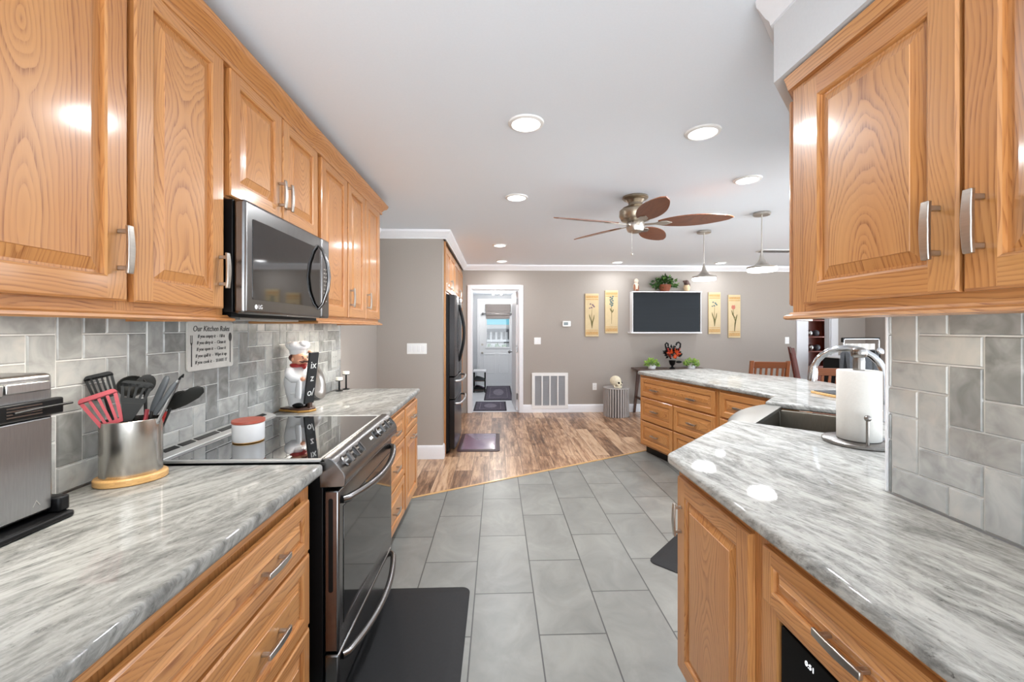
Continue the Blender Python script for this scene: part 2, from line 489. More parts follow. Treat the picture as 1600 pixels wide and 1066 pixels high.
BRUB = plain('black_rubber_mat', srgb(32, 32, 33), .6, vary=.08, scale=60, bump=.15, spec=.25)
PRUB = plain('plum_mat', srgb(112, 84, 108), .25, vary=.04, coat=.3)
PRUBE = plain('plum_mat_edge', srgb(58, 34, 40), .4)
BNYL = plain('black_nylon', srgb(24, 25, 24), .5, vary=.08, spec=.3)
GNYL = plain('grey_silicone', srgb(62, 66, 70), .45, vary=.05)
RNYL = plain('red_nylon', srgb(164, 66, 74), .5, vary=.05)
PAPER = plain('paper_towel', srgb(206, 203, 196), .9, vary=.02, scale=120, bump=.5)
CERAM = plain('white_ceramic', srgb(240, 240, 240), .2, vary=.01, coat=.3)
SKIN = plain('painted_skin', srgb(224, 164, 132), .45, vary=.04)
HAIR = plain('painted_brown_hair', srgb(84, 40, 32), .5)
REDP = plain('painted_red', srgb(168, 40, 36), .45)
GOLD = plain('gold_paint', srgb(190, 142, 72), .4, .3)
SLATE = plain('chalkboard', srgb(30, 31, 32), .7, vary=.15, scale=25)
CHALK = plain('chalk', srgb(225, 225, 222), .9)
WAX = plain('cream_wax', srgb(240, 236, 222), .5)
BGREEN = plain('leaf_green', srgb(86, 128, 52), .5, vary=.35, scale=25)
LGREEN = plain('lime_leaf', srgb(150, 184, 82), .5, vary=.3, scale=30)
DGREEN = plain('dark_leaf', srgb(48, 82, 34), .5, vary=.35, scale=25)
TERRA = plain('terracotta_basket', srgb(130, 70, 44), .7, vary=.2)
ORANGE = plain('orange_flower', srgb(214, 82, 30), .6, vary=.15)
BONE = plain('bone_resin', srgb(226, 216, 190), .6, vary=.1, scale=30)
DARKHOLE = plain('dark_socket', srgb(30, 26, 22), .9)
ARTW = plain('cream_art_panel', srgb(206, 184, 142), .55, vary=.05, scale=12)
ARTB = plain('ochre_art_band', srgb(194, 154, 98), .6, vary=.16, scale=60)
ARTG = plain('painted_stem', srgb(104, 96, 48), .6)
ARTP = plain('painted_mauve_petal', srgb(120, 92, 104), .6, vary=.2)
ARTK = plain('painted_teal_petal', srgb(84, 108, 108), .6, vary=.25)
ARTR = plain('painted_rose_petal', srgb(190, 112, 92), .6, vary=.2)
CLOTH = plain('charcoal_cloth', srgb(70, 72, 76), .9, vary=.25, scale=160, bump=.3)
RUGM = plain('plum_rug_pile', srgb(84, 78, 92), .95, vary=.35, scale=28, bump=.4)
RUGE = plain('dark_rug_border', srgb(44, 40, 50), .95, vary=.1)
RUGL = plain('pale_rug_pattern', srgb(122, 116, 128), .95, vary=.3, scale=40)
BLIND = plain('grey_fabric_blind', srgb(138, 130, 128), .85, vary=.12, scale=60, stretch=(1, 1, 6))
SIGNM = plain('worn_sign_board', srgb(214, 212, 206), .7, vary=.08, scale=20)
INK = plain('grey_ink', srgb(70, 68, 66), .8)
DISP = plain('lcd_grey', srgb(126, 138, 140), .3)
STOOLW = plain('grey_wash_slats', srgb(164, 158, 154), .75, vary=.12, scale=12, stretch=(1, 1, .2))
STOOLB = plain('dark_slat_gap', srgb(56, 50, 47), .8, vary=.2)
DWHITE = plain('white_door_paint', srgb(238, 240, 243), .4, vary=.01)
LTILE = plain('pale_laundry_tile', srgb(214, 216, 220), .4, vary=.05, scale=6)
BRASSN = plain('antique_nickel', srgb(168, 156, 138), .32, 1.0, vary=.06)
PEWTER = plain('pewter', srgb(200, 198, 194), .3, 1.0, vary=.05)
TEAL = plain('teal_awning', srgb(60, 118, 128), .6)
EXTW = plain('sunlit_white_siding', srgb(150, 150, 150), .7)
LWALL = plain('laundry_wall_paint', srgb(196, 199, 204), .7, vary=.01)
DGREY = plain('dark_siding', srgb(34, 34, 36), .7)

def emit(name, col, s):
    n = NT(name); n.set(Base_Color=(1, 1, 1, 1), Emission_Color=col, Emission_Strength=s); return n.m
LENS = emit('lit_lens', (1, 1, 1, 1), 4.0)
UNDERL = emit('lit_strip', (1, .93, .8, 1), 5.0)
LEDTXT = emit('lit_led', (.9, .95, 1, 1), .55)
def glass(name):
    n = NT(name); n.set(Base_Color=(1, 1, 1, 1), Roughness=.0, Transmission_Weight=1.0, IOR=1.45); return n.m
GLASS = glass('clear_glass')

# ================================================================== THE SETTING
H = 2.44
def seam(x): return 3.504 + (x + .648) * .523
m = MB(); m.prism([(-1.4, -1.4), (3.4, -1.4), (3.4, seam(3.4)), (-1.4, seam(-1.4))], -.08, 0); struct('floor', m, FTILE, smooth=0)
m = MB(); m.prism([(-1.4, seam(-1.4)), (3.4, seam(3.4)), (3.4, -1.4), (8.2, -1.4), (8.2, 8.2), (1.2, 8.2), (1.2, 6.99), (-1.4, 6.99)], -.08, 0); struct('floor_wood', m, PLANK, smooth=0)
m = MB(); m.box(-.9, 1.2, 6.99, 10.5, -.08, 0); struct('floor_laundry', m, LTILE, smooth=0)
m = MB(MPT := frame((-1.28, seam(-1.28), 0), (1, .523, 0), (-.523, 1, 0), (0, 0, 1)))
m.box(.6, 3.72, -.014, .014, 0, .005, g=(1, 0, 0)); struct('trim_1', m, MAPLE, bevel=.003)
m = MB(); m.box(-1.4, 6.4, -1.4, 7.05, H, H + .1); struct('ceiling', m, CEIL, smooth=0)
m = MB(); m.box(-.9, 1.2, 7.05, 10.5, 2.2, 2.3); struct('ceiling_laundry', m, CEIL, smooth=0)
m = MB(); m.box(-1.42, -1.28, -1.4, 7.05, 0, H); struct('wall_left', m, WALL, smooth=0)
m = MB(); m.box(-1.28, -.585, 4.51, 4.62, 0, H); struct('wall_stub', m, WALL, smooth=0)
m = MB()
for a in ((-1.28, -.422, 0, H), (-.422, .36, 2.04, H), (.36, 5.26, 0, H), (5.26, 5.66, 2.04, H), (5.66, 6.4, 0, H)):
    m.box(a[0], a[1], 6.93, 7.05, a[2], a[3])
struct('wall_far', m, WALL, smooth=0)
m = MB(); m.box(6.27, 6.4, 5.5, 6.93, 0, H); struct('wall_dining', m, WALL, smooth=0)
m = MB(); m.box(4.6, 6.4, 8.1, 8.2, 0, H); m.box(4.6, 6.4, 7.05, 8.1, H, H + .06); m.box(4.5, 4.6, 7.05, 8.1, 0, H); struct('wall_alcove', m, WALL, smooth=0)
m = MB(); m.box(1.165, 1.30, -1.4, 1.2, 0, H); struct('wall_right', m, SOFF, smooth=0)
m = MB(); m.prism([(.87, -1.4), (.87, 1.29), (1.93, 2.35), (2.4, 1.9), (1.40, 1.2), (1.165, 1.2), (1.165, -1.4)], 2.169, H); struct('soffit', m, SOFF, smooth=0)
m = MB(); m.box(-.9, -.75, 7.05, 10.3, 0, 2.3); struct('wall_laundry_left', m, LWALL, smooth=0)
m = MB(); m.box(.75, .9, 7.05, 10.3, 0, 2.3); struct('wall_laundry_right', m, LWALL, smooth=0)
m = MB(); m.box(-.75, -.44, 10.2, 10.3, 0, 2.3); m.box(.42, .75, 10.2, 10.3, 0, 2.3); m.box(-.44, .42, 10.2, 10.3, 2.06, 2.3); struct('wall_laundry_back', m, LWALL, smooth=0)

CROWN = [(0, 2.352), (.012, 2.352), (.016, 2.366), (.03, 2.378), (.05, 2.405), (.062, 2.418), (.066, 2.44), (0, 2.44)]
m = MB(); m.mold([(6.27, 6.93), (-.56, 6.93), (-.56, 4.51), (-1.28, 4.51), (-1.28, -1.3)], CROWN); struct('trim_2', m, WHITE)
m = MB(); m.mold([(.87, -1.3), (.87, 1.29), (1.93, 2.35)], [(o * .72, z) for o, z in CROWN]); struct('trim_3', m, WHITE)
BASE = [(0, 0), (.016, 0), (.016, .105), (.010, .125), (.004, .132), (0, .132)]
m = MB(); m.mold([(5.06, 6.93), (.424, 6.93)], BASE); struct('baseboard_far', m, WHITE)
m = MB(); m.mold([(-.585, 4.60), (-.585, 4.51), (-1.28, 4.51)], [(o, z * 1.1) for o, z in BASE]); struct('baseboard_stub', m, WHITE)
def casing(name, x0, x1, z1, w, y=6.93, w2=None):
    m = MB(); w2 = w2 or w
    m.box(x0 - w, x0, y - .02, y, 0, z1 + w); m.box(x1, x1 + w2, y - .02, y, 0, z1 + w); m.box(x0, x1, y - .02, y, z1, z1 + w)
    m.box(x0 - .001, x0 + .012, y, y + .12, 0, z1); m.box(x1 - .012, x1 + .001, y, y + .12, 0, z1); m.box(x0, x1, y, y + .12, z1 - .012, z1)
    struct(name, m, WHITE, bevel=.004)
casing('trim_4', -.422, .36, 2.04, .068)
casing('trim_5', 5.26, 5.66, 2.04, .20, w2=.12)
m = MB(); m.box(1.150, 1.165, 1.199, 1.206, .914, 1.44); m.box(1.165, 1.31, 1.2, 1.206, .914, H); struct('trim_6', m, WHITE, bevel=.004)
casing('trim_7', -.44, .42, 2.06, .05, 10.2)

# ------------------------------------------------------------------ tile backsplashes (straight herringbone of 3 x 6 tiles)
def splash(name, F, w, h, i0, holes=()):
    U, G = .0775, .0018
    mb = MB(F)
    mb.box(0, w, 0, h, 0, .006, mi=1)
    tint = [0] * 6
    for i in range(-30, 60):
        for j in range(-3, 12):
            d = (i - j) % 4
            if d == 0: r = (i, j, i + 2, j + 1)
            elif d == 3: r = (i, j, i + 1, j + 2)
            else: continue
            a0, b0, a1, b1 = (r[0] - i0[0]) * U + i0[1] + G, r[1] * U + G, (r[2] - i0[0]) * U + i0[1] - G, r[3] * U - G
            a0, a1, b0, b1 = max(a0, 0.001), min(a1, w - .001), max(b0, 0.001), min(b1, h - .001)
            if a1 - a0 < .006 or b1 - b0 < .006: continue
            rv = random.random()
            n0 = len(mb.f)
            e = .003
            mb.face([(a0 + e, b0 + e, .0105), (a1 - e, b0 + e, .0105), (a1 - e, b1 - e, .0105), (a0 + e, b1 - e, .0105)], 0)
            for q in (((a0, b0), (a1, b0)), ((a1, b0), (a1, b1)), ((a1, b1), (a0, b1)), ((a0, b1), (a0, b0))):
                (p, r0), (s, t) = q
                ci = lambda x, y: (min(max(x, a0 + e), a1 - e), min(max(y, b0 + e), b1 - e), .0105)
                mb.face([(p, r0, .006), (s, t, .006), ci(s, t), ci(p, r0)], 0)
            tint += [rv] * (len(mb.f) - n0)
    o = struct(name, mb, [SPLASH, GROUT], smooth=0, merge=False)
    at_ = o.data.attributes.new('glaze', 'FLOAT', 'FACE')
    at_.data.foreach_set('value', tint)
    return o
splash('backsplash_left', frame((-1.28, -.4, .914), (0, 1, 0), (0, 0, 1), (1, 0, 0)), 3.852, .526, (5, 1.732))
splash('backsplash_right', frame((1.165, 1.2, .914), (0, -1, 0), (0, 0, 1), (-1, 0, 0)), 2.0, .526, (4, .01))

# ================================================================== CABINETRY
def raised(mb, a0, a1, b0, b1, t=.02, fw=.055, drawer=False, c0=.001):
    def ring(i, c): return [(a0 + i, b0 + i, c), (a1 - i, b0 + i, c), (a1 - i, b1 - i, c), (a0 + i, b1 - i, c)]
    gv, gh = (0, 1, 0), (1, 0, 0)
    side = (gh, gv, gh, gv)
    def band(r0, r1, gs=side):
        for k in range(4):
            q = (k + 1) % 4
            mb.face([r0[k], r0[q], r1[q], r1[k]], 0, gs[k])
    mb.face(ring(0, c0), 0, gv)
    band(ring(0, c0), ring(0, t - .004)); band(ring(0, t - .004), ring(.005, t))
    e = .005
    # stiles run full height, rails sit between them
    for x0, x1 in ((a0 + e, a0 + fw), (a1 - fw, a1 - e)):
        mb.face([(x0, b0 + e, t), (x1, b0 + e, t), (x1, b1 - e, t), (x0, b1 - e, t)], 0, gv)
    for y0, y1 in ((b0 + e, b0 + fw), (b1 - fw, b1 - e)):
        mb.face([(a0 + fw, y0, t), (a1 - fw, y0, t), (a1 - fw, y1, t), (a0 + fw, y1, t)], 0, gh)
    pg = gh if drawer else gv
    ps = (pg,) * 4
    band(ring(fw, t), ring(fw + .005, t - .003)); band(ring(fw + .005, t - .003), ring(fw + .007, t - .011))
    band(ring(fw + .007, t - .011), ring(fw + .013, t - .011), ps)
    w = .026 if min(a1 - a0, b1 - b0) > .2 else .016
    band(ring(fw + .013, t - .011), ring(fw + .013 + w, t - .0025), ps)
    band(ring(fw + .013 + w, t - .0025), ring(fw + .014 + w, t - .0005), ps)
    mb.face(ring(fw + .014 + w, t - .0005), 0, pg, (random.randint(0, 60), random.uniform(0, 9), .0001))

def pull(parent, F, a, b, vertical, L=.118, name='handle'):
    d = Vector((0, 1, 0)) if vertical else Vector((1, 0, 0))
    x = Vector((1, 0, 0)) if vertical else Vector((0, 1, 0))
    n = Vector((0, 0, 1)); c = Vector((a, b, 0))
    mb = MB(F)
    for sgn in (-1, 1):
        p = c + d * sgn * L * .38
        mb.loft([[p + x * i * .0045 + d * j * .0055 + n * z for i, j in ((-1, -1), (1, -1), (1, 1), (-1, 1))] for z in (.02, .046)])
    rings = []
    for k in range(11):
        s = -1 + k / 5.0
        z = .050 - .0035 * s * s
        wd = .0098 - .0018 * abs(s)
        rings.append([c + d * s * L * .5 + x * i * wd + n * (z + j * .0042) for i, j in ((-1, -1), (1, -1), (1, 1), (-1, 1))])
    mb.loft(rings)
    return obj(name, mb, NICK, parent, bevel=.0018)

def front(parent, name, F, a0, a1, b0, b1, drawer=False, fw=None, pulls=(), label=None):
    mb = MB(F)
    raised(mb, a0, a1, b0, b1, drawer=drawer, fw=fw or (.036 if drawer else .056))
    o = obj(name, mb, OAK, parent, smooth=0)
    if label: o['label'] = label
    for a, b, vert in pulls: pull(o, F, a, b, vert)
    return o

def cabinet(name, label, F, w, h, depth, stiles, rails, toe=0, group=None, back=None, base_z=None):
    loc = F @ Vector((w / 2, -toe, -depth / 2))
    r = thing(name, loc, label, 'cabinet', group)
    mb = MB(F); mb.box(0, w, 0, h, -depth, -.019, g=(0, 1, 0)); obj('carcass', mb, OAK, r, smooth=0)
    mb = MB(F)
    for s0, s1 in stiles: mb.box(s0, s1, 0, h, -.019, 0, g=(0, 1, 0))
    for r0, r1, b0, b1 in rails: mb.box(r0, r1, b0, b1, -.019, -.0003, g=(1, 0, 0))
    obj('face_frame', mb, OAK, r, smooth=0)
    if toe:
        mb = MB(F); mb.box(0.002, w - .002, -toe, 0, -depth, -.075, g=(1, 0, 0)); obj('toe_kick', mb, BLACK, r, smooth=0)
    return r

# ---- left wall cabinets
def FL(y, z, x): return frame((x, y, z), (0, 1, 0), (0, 0, 1), (1, 0, 0))
def FR(y, z, x): return frame((x, y, z), (0, -1, 0), (0, 0, 1), (-1, 0, 0))
F = FL(.5, 1.434, -.945)
c = cabinet('wall_cabinet', 'two-door oak wall cabinet nearest the viewer on the left, above the flip-up oven', F, .975, .896, .334,
            [(0, .045), (.565, .625), (.945, .975)], [(.045, .945, 0, .045), (.045, .945, .86, .896)])
front(c, 'door', F, .115, .585, .030, .884, pulls=[(.557, .155, True)])
front(c, 'door', F, .605, .955, .030, .884, pulls=[(.93, .155, True)])
F = FL(1.48, 1.850, -.945)
c = cabinet('wall_cabinet', 'short two-door oak wall cabinet directly above the microwave', F, .725, .48, .334,
            [(0, .03), (.34, .385), (.695, .725)], [(.03, .695, 0, .03), (.03, .695, .445, .48)])
front(c, 'door', F, .007, .359, .008, .468, pulls=[(.333, .115, True)])
front(c, 'door', F, .366, .719, .008, .468, pulls=[(.392, .115, True)])
F = FL(2.21, 1.434, -.945)
c = cabinet('wall_cabinet', 'three-door oak wall cabinet to the right of the microwave, above the chef figurine', F, 1.15, .896, .334,
            [(0, .045), (.405, .445), (.755, .79), (1.11, 1.15)], [(.045, 1.11, 0, .045), (.045, 1.11, .86, .896)])
front(c, 'door', F, .035, .415, .030, .884)
front(c, 'door', F, .435, .767, .030, .884, pulls=[(.462, .155, True)])
front(c, 'door', F, .78, 1.13, .030, .884, pulls=[(.807, .155, True)])
RAIL = [(0, 1.442), (.010, 1.442), (.014, 1.436), (.026, 1.431), (.028, 1.424), (.022, 1.420), (0, 1.420)]
m = MB(); m.mold([(-1.268, 1.476), (-.945, 1.476), (-.945, .5)], [(o, z) for o, z in RAIL]); o = obj('light_rail', m, OAK)
tag(o, 'oak light rail moulding under the wall cabinet nearest the viewer on the left', 'moulding')
m = MB(); m.mold([(-1.268, 3.361), (-.945, 3.361), (-.945, 2.209), (-1.268, 2.209)], RAIL); o = obj('light_rail', m, OAK)
tag(o, 'oak light rail moulding under the three-door wall cabinet past the microwave', 'moulding')
CC = [(0, 2.300), (.024, 2.302), (.028, 2.312), (.022, 2.32), (.036, 2.34), (.056, 2.354), (.062, 2.362), (.066, 2.378), (0, 2.378)]
m = MB(); m.mold([(-1.278, 3.361), (-.945, 3.361), (-.945, .5)], CC); o = obj('cabinet_crown', m, OAK)
tag(o, 'long oak crown moulding along the top of the left wall cabinets', 'moulding')

# ---- right wall cabinet with an angled end
F = FR(1.246, 1.437, .905)
r = thing('wall_cabinet', (1.03, .8, 1.437), 'oak wall cabinet with angled end on the right, under the grey soffit', 'cabinet')
m = MB(); m.prism([(.9055, .33), (.9055, 1.246), (1.154, 1.494), (1.154, .33)], 1.437, 2.150, g=(0, 0, 1)); obj('carcass', m, OAK, r, smooth=0)
m = MB(F); m.box(0, .05, 0, .713, .0, .004, g=(0, 1, 0)); m.box(.05, .916, 0, .04, 0, .003, g=(1, 0, 0)); m.box(.05, .916, .66, .713, 0, .003, g=(1, 0, 0)); m.box(.45, .49, .04, .66, 0, .003, g=(0, 1, 0)); obj('face_frame', m, OAK, r, smooth=0)
front(r, 'door', F, .058, .470, .030, .667, pulls=[(.436, .155, True)])
front(r, 'door', F, .478, .885, .030, .667, pulls=[(.512, .155, True)])
F2 = frame((1.154, 1.494, 1.437), (-1, -1, 0), (0, 0, 1), (-1, 1, 0))
front(r, 'door', F2, .03, .320, .030, .667)
m = MB(); m.mold([(.905, .33), (.905, 1.246), (1.153, 1.494)], [(0, 2.120), (.016, 2.124), (.020, 2.140), (.026, 2.160), (0, 2.166)]); obj('top_moulding', m, OAK, r)
m = MB(); m.mold([(.905, .33), (.905, 1.246), (1.153, 1.494)], [(o, z + .003) for o, z in RAIL]); o = obj('light_rail', m, OAK)
tag(o, 'oak light rail moulding under the right wall cabinet', 'moulding')
# ---- left base cabinets
F = FL(.40, .10, -.655)
c = cabinet('base_cabinet', 'oak base cabinet of wide drawers, left of the range under the near worktop', F, 1.075, .774, .60,
            [(0, .04), (1.02, 1.075)], [(.04, 1.02, .735, .774), (.04, 1.02, .53, .56), (.04, 1.02, .28, .31), (.04, 1.02, 0, .035)], toe=.10)
for b0, b1 in ((.546, .716), (.296, .534), (.028, .282)):
    bc = (b0 + b1) / 2
    front(c, 'drawer', F, .06, 1.045, b0, b1, drawer=True, fw=.040, pulls=[(.30, bc, False), (.80, bc, False)])
F = FL(2.315, .10, -.655)
c = cabinet('base_cabinet', 'oak base cabinet right of the range, with drawers and one narrow door', F, 1.065, .774, .60,
            [(0, .035), (.585, .625), (1.03, 1.065)], [(.035, 1.03, .74, .774), (.035, 1.03, .535, .56), (.035, .585, .285, .31), (.035, 1.03, 0, .035)], toe=.10)
for b0, b1 in ((.55, .738), (.30, .542), (.03, .29)):
    front(c, 'drawer', F, .03, .59, b0, b1, drawer=True, fw=.04, pulls=[(.31, (b0 + b1) / 2, False)])
front(c, 'drawer', F, .62, 1.045, .55, .738, drawer=True, fw=.04, pulls=[(.83, .645, False)])
front(c, 'door', F, .62, 1.045, .03, .542, pulls=[(.83, .495, False)])

# ---- right base cabinets
F = FR(1.60, .10, .705)
c = cabinet('base_cabinet', 'single-door oak base cabinet on the right, at the worktop corner', F, .505, .774, .44,
            [(0, .03), (.47, .505)], [(.03, .47, .73, .774), (.03, .47, 0, .03)], toe=.10)
front(c, 'door', F, .025, .48, .012, .735, fw=.06, pulls=[(.012 + .05, .585, True)])
F = FR(1.095, .10, .705)
r = thing('base_cabinet', (.93, .7, 0), 'oak base cabinet at lower right, one drawer above a black built-in appliance', 'cabinet')
m = MB(F)
m.box(0, .80, 0, .774, -.44, -.40, g=(0, 1, 0)); m.box(0, .03, 0, .774, -.40, -.019, g=(0, 1, 0)); m.box(.77, .80, 0, .774, -.40, -.019, g=(0, 1, 0))
m.box(.03, .77, .58, .774, -.40, -.019, g=(1, 0, 0)); m.box(.03, .77, 0, .04, -.40, -.019, g=(1, 0, 0)); obj('carcass', m, OAK, r, smooth=0)
m = MB(F); m.box(0, .06, 0, .774, -.019, 0, g=(0, 1, 0)); m.box(.74, .80, 0, .774, -.019, 0, g=(0, 1, 0)); m.box(.06, .74, .567, .774, -.019, 0, g=(1, 0, 0)); m.box(.06, .74, 0, .05, -.019, 0, g=(1, 0, 0)); obj('face_frame', m, OAK, r, smooth=0)
m = MB(F); m.box(.002, .798, -.10, 0, -.44, -.075); obj('toe_kick', m, BLACK, r, smooth=0)
front(r, 'drawer', F, .032, .76, .597, .738, drawer=True, fw=.036, pulls=[(.30, .665, False), (.60, .665, False)])
a = thing('built_in_microwave', F @ Vector((.40, .05, -.2)), 'black built-in appliance with a lit display, set in the lower right cabinet', 'appliance')
m = MB(F); m.box(.067, .733, .055, .562, -.36, -.012); obj('body', m, DEADB, a, bevel=.004)
m = MB(F); m.box(.072, .728, .065, .555, -.0119, -.004); obj('front_glass', m, DEADB, a, bevel=.002)
text('display', '0:51', .017, F @ Matrix.Translation((.168, .527, -.0035)), LEDTXT, a)

# ---- angled sink cabinet
D45 = Vector((-1, -1, 0)).normalized()
r = thing('sink_cabinet', (1.6, 2.1, 0), 'angled oak sink base cabinet under the corner sink', 'cabinet')
m = MB()
m.prism([(.725, 1.63), (2.02, 2.925), (2.36, 2.50), (1.40, 1.625)], .10, .60, g=(0, 0, 1))
m.prism([(.725, 1.63), (1.165, 2.07), (1.40, 1.82), (1.17, 1.625)], .60, .874, g=(0, 0, 1))
m.prism([(1.80, 2.705), (2.02, 2.925), (2.12, 2.80), (1.92, 2.60)], .60, .874, g=(0, 0, 1)); obj('carcass', m, OAK, r, smooth=0)
m = MB(); m.prism([(.80, 1.63), (2.04, 2.87), (2.30, 2.50), (1.40, 1.64)], 0, .10); obj('toe_kick', m, BLACK, r, smooth=0)
F = frame((1.80, 2.705, .10), (-1, -1, 0), (0, 0, 1), (-1, 1, 0))
front(r, 'door', F, .02, .435, .02, .49, pulls=[(.40, .40, True)])
front(r, 'door', F, .445, .86, .02, .49, pulls=[(.48, .40, True)])

# ---- peninsula cabinets
E1 = Vector((.2487, -.9686, 0)); NP = Vector((-.9686, -.2487, 0))
O0 = Vector((1.613, 4.669, .10))
F = frame(O0, E1, (0, 0, 1), NP)
c = cabinet('peninsula_cabinet', 'oak peninsula cabinet with one wide drawer over four smaller drawers', F, 1.165, .774, .60,
            [(0, .03), (.565, .60), (1.125, 1.165)], [(.03, 1.125, .74, .774), (.03, 1.125, .53, .555), (.03, 1.125, .275, .30), (.03, 1.125, 0, .03)], toe=.10)
front(c, 'drawer', F, .025, 1.14, .545, .750, drawer=True, fw=.045, pulls=[(.30, .635, False), (.86, .635, False)])
for a0, a1 in ((.025, .575), (.59, 1.14)):
    for b0, b1 in ((.285, .53), (.02, .27)):
        front(c, 'drawer', F, a0, a1, b0, b1, drawer=True, fw=.045, pulls=[((a0 + a1) / 2, (b0 + b1) / 2, False)])
F = frame(O0 + E1 * 1.17, E1, (0, 0, 1), NP)
c = cabinet('peninsula_cabinet', 'oak peninsula cabinet with a single column of drawers, behind the sink apron', F, .50, .774, .42,
            [(0, .035), (.46, .50)], [(.035, .46, .74, .774), (.035, .46, .53, .555), (.035, .46, .275, .30), (.035, .46, 0, .03)], toe=.10)
for b0, b1 in ((.545, .750), (.285, .53), (.02, .27)):
    front(c, 'drawer', F, .03, .475, b0, b1, drawer=True, fw=.045, pulls=[(.25, (b0 + b1) / 2, False)])

# ---- worktops
def slab(label, poly, mt):
    m = MB(); m.prism(poly, .875, .914); o = obj('countertop', m, mt, bevel=.013, seg=4, smooth=40); tag(o, label, 'countertop'); return o
slab('grey streaked granite worktop left of the range', rounded([(-1.269, -.6), (-.62, -.6), (-.62, 1.52), (-1.269, 1.52)], {2: .012}), GRAN_L)
slab('grey streaked granite worktop between the range and the light switch wall', rounded([(-1.269, 2.315), (-.62, 2.315), (-.62, 3.40), (-1.269, 3.40)], {2: .02}), GRAN_L)
slab('large granite worktop on the right, bending round the sink into the peninsula',
     rounded([(.655, -1.2), (.655, 1.60), (1.234, 2.179), (1.564, 1.849), (2.10, 2.385), (1.771, 2.714), (2.01, 2.965), (1.572, 4.689), (2.53, 4.97), (2.66, 4.43), (2.90, 4.02), (2.96, 3.6), (2.80, 2.7), (2.35, 2.0), (1.62, 1.34), (1.50, 1.225), (1.155, 1.225), (1.154, -1.2)],
             {1: .05, 7: .04, 8: .05, 9: .2, 11: .2, 12: .2}), GRAN_R)

# ---- sink
DF = Vector((.7071, .7071, 0)); DI = Vector((.7071, -.7071, 0))
S0 = Vector((1.234, 2.179, 0))
FS = frame(S0, DF, DI, (0, 0, -1))     # a along the front, b inward, c downward
FS = Matrix.Translation(S0) @ Matrix(((DF.x, DI.x, 0, 0), (DF.y, DI.y, 0, 0), (0, 0, 1, 0), (0, 0, 0, 1)))
r = thing('farmhouse_sink', FS @ Vector((.38, .22, .62)), 'stainless farmhouse sink with a bowed apron, set across the corner', 'sink')
m = MB(FS)
A, B0, B1, Z0, Z1 = .757, .085, .43, .655, .873
inn = lambda e, z: [(.03 + e, B0 + e, z), (A - .03 - e, B0 + e, z), (A - .03 - e, B1 - e, z), (.03 + e, B1 - e, z)]
out = lambda z: [(.004, B0 - .02, z), (A - .004, B0 - .02, z), (A - .004, B1 + .025, z), (.004, B1 + .025, z)]
m.loft([out(Z0 - .012), out(Z1), inn(0, Z1), inn(.004, Z1 - .02), inn(.012, Z0 + .02), inn(.03, Z0)], cap=True)
obj('basin', m, BASINS, r, bevel=.004)
m = MB(FS)
N = 16
rings = []
for k in range(N + 1):
    a = A * k / N
    bow = -.012 - .062 * math.sin(PI * k / N) ** .8
    rings.append([(a, B0 + .012, .893), (a, bow + .012, .893), (a, bow, .882), (a, bow, .66), (a, bow + .015, .645), (a, B0 - .025, .645), (a, B0 - .02, .873), (a, B0 + .012, .873)])
m.loft(rings); obj('apron', m, SINKS, r, smooth=50)
m = MB(FS); m.lathe([(.0, .657), (.045, .6572), (.048, .660), (.040, .6615), (.03, .659), (.0, .6585)], c=(A / 2, .27, 0), cap=False); obj('drain', m, CHROME, r)

# ================================================================== LARGE APPLIANCES
# ---- over-the-range microwave
r = thing('microwave', (-1.05, 1.84, 1.45), 'black stainless over-the-range microwave under the short wall cabinet', 'microwave')
m = MB(); m.box(-1.266, -.914, 1.482, 2.206, 1.452, 1.845); obj('case', m, BLACK, r, bevel=.003)
m = MB(); m.box(-.913, -.870, 1.480, 2.106, 1.447, 1.846); d = obj('door', m, [BSTEEL], r, bevel=.012, seg=3)
m = MB(); m.prism(rounded([(1.522, 1.500), (2.085, 1.500), (2.085, 1.786), (1.522, 1.786)], .008), -.8702, -.8685, plane='yz'); obj('window', m, MWGLASS, d)
m = MB(); m.tube([(-.869, 2.072, 1.80), (-.848, 2.072, 1.775), (-.826, 2.072, 1.71), (-.819, 2.072, 1.645), (-.826, 2.072, 1.58), (-.848, 2.072, 1.515), (-.869, 2.072, 1.49)], [.008, .010, .011, .011, .011, .010, .008], flat=.8); obj('handle', m, BSTEEL, d, smooth=60)
MX = lambda x, y, z: frame((x, y, z), (0, 1, 0), (0, 0, 1), (1, 0, 0))
m = MB(MX(-.8702, 1.545, 1.474)); m.lathe([(.0, .0), (.0085, .0), (.0085, .0008), (.0, .0008)], n=20, cap=False); obj('emblem', m, CERAM, d)
text('lettering', 'LG', .022, MX(-.8698, 1.573, 1.474), CERAM, d)
m = MB(); m.box(-.913, -.870, 2.109, 2.205, 1.447, 1.846); d = obj('control_panel', m, BSTEEL, r, bevel=.010, seg=3)
m = MB()
for i in range(9):
    for k in range(2): m.box(-.8702, -.8694, 2.135 + k * .022, 2.147 + k * .022, 1.53 + i * .02, 1.536 + i * .02)
obj('buttons', m, PEWTER, d)
m = MB(); m.box(-1.24, -.93, 1.50, 2.19, 1.436, 1.4515); obj('vent_base', m, BLACK, r)
m = MB(); m.box(-1.10, -.96, 1.60, 2.06, 1.428, 1.4362); obj('grease_filter', m, STEEL, r)

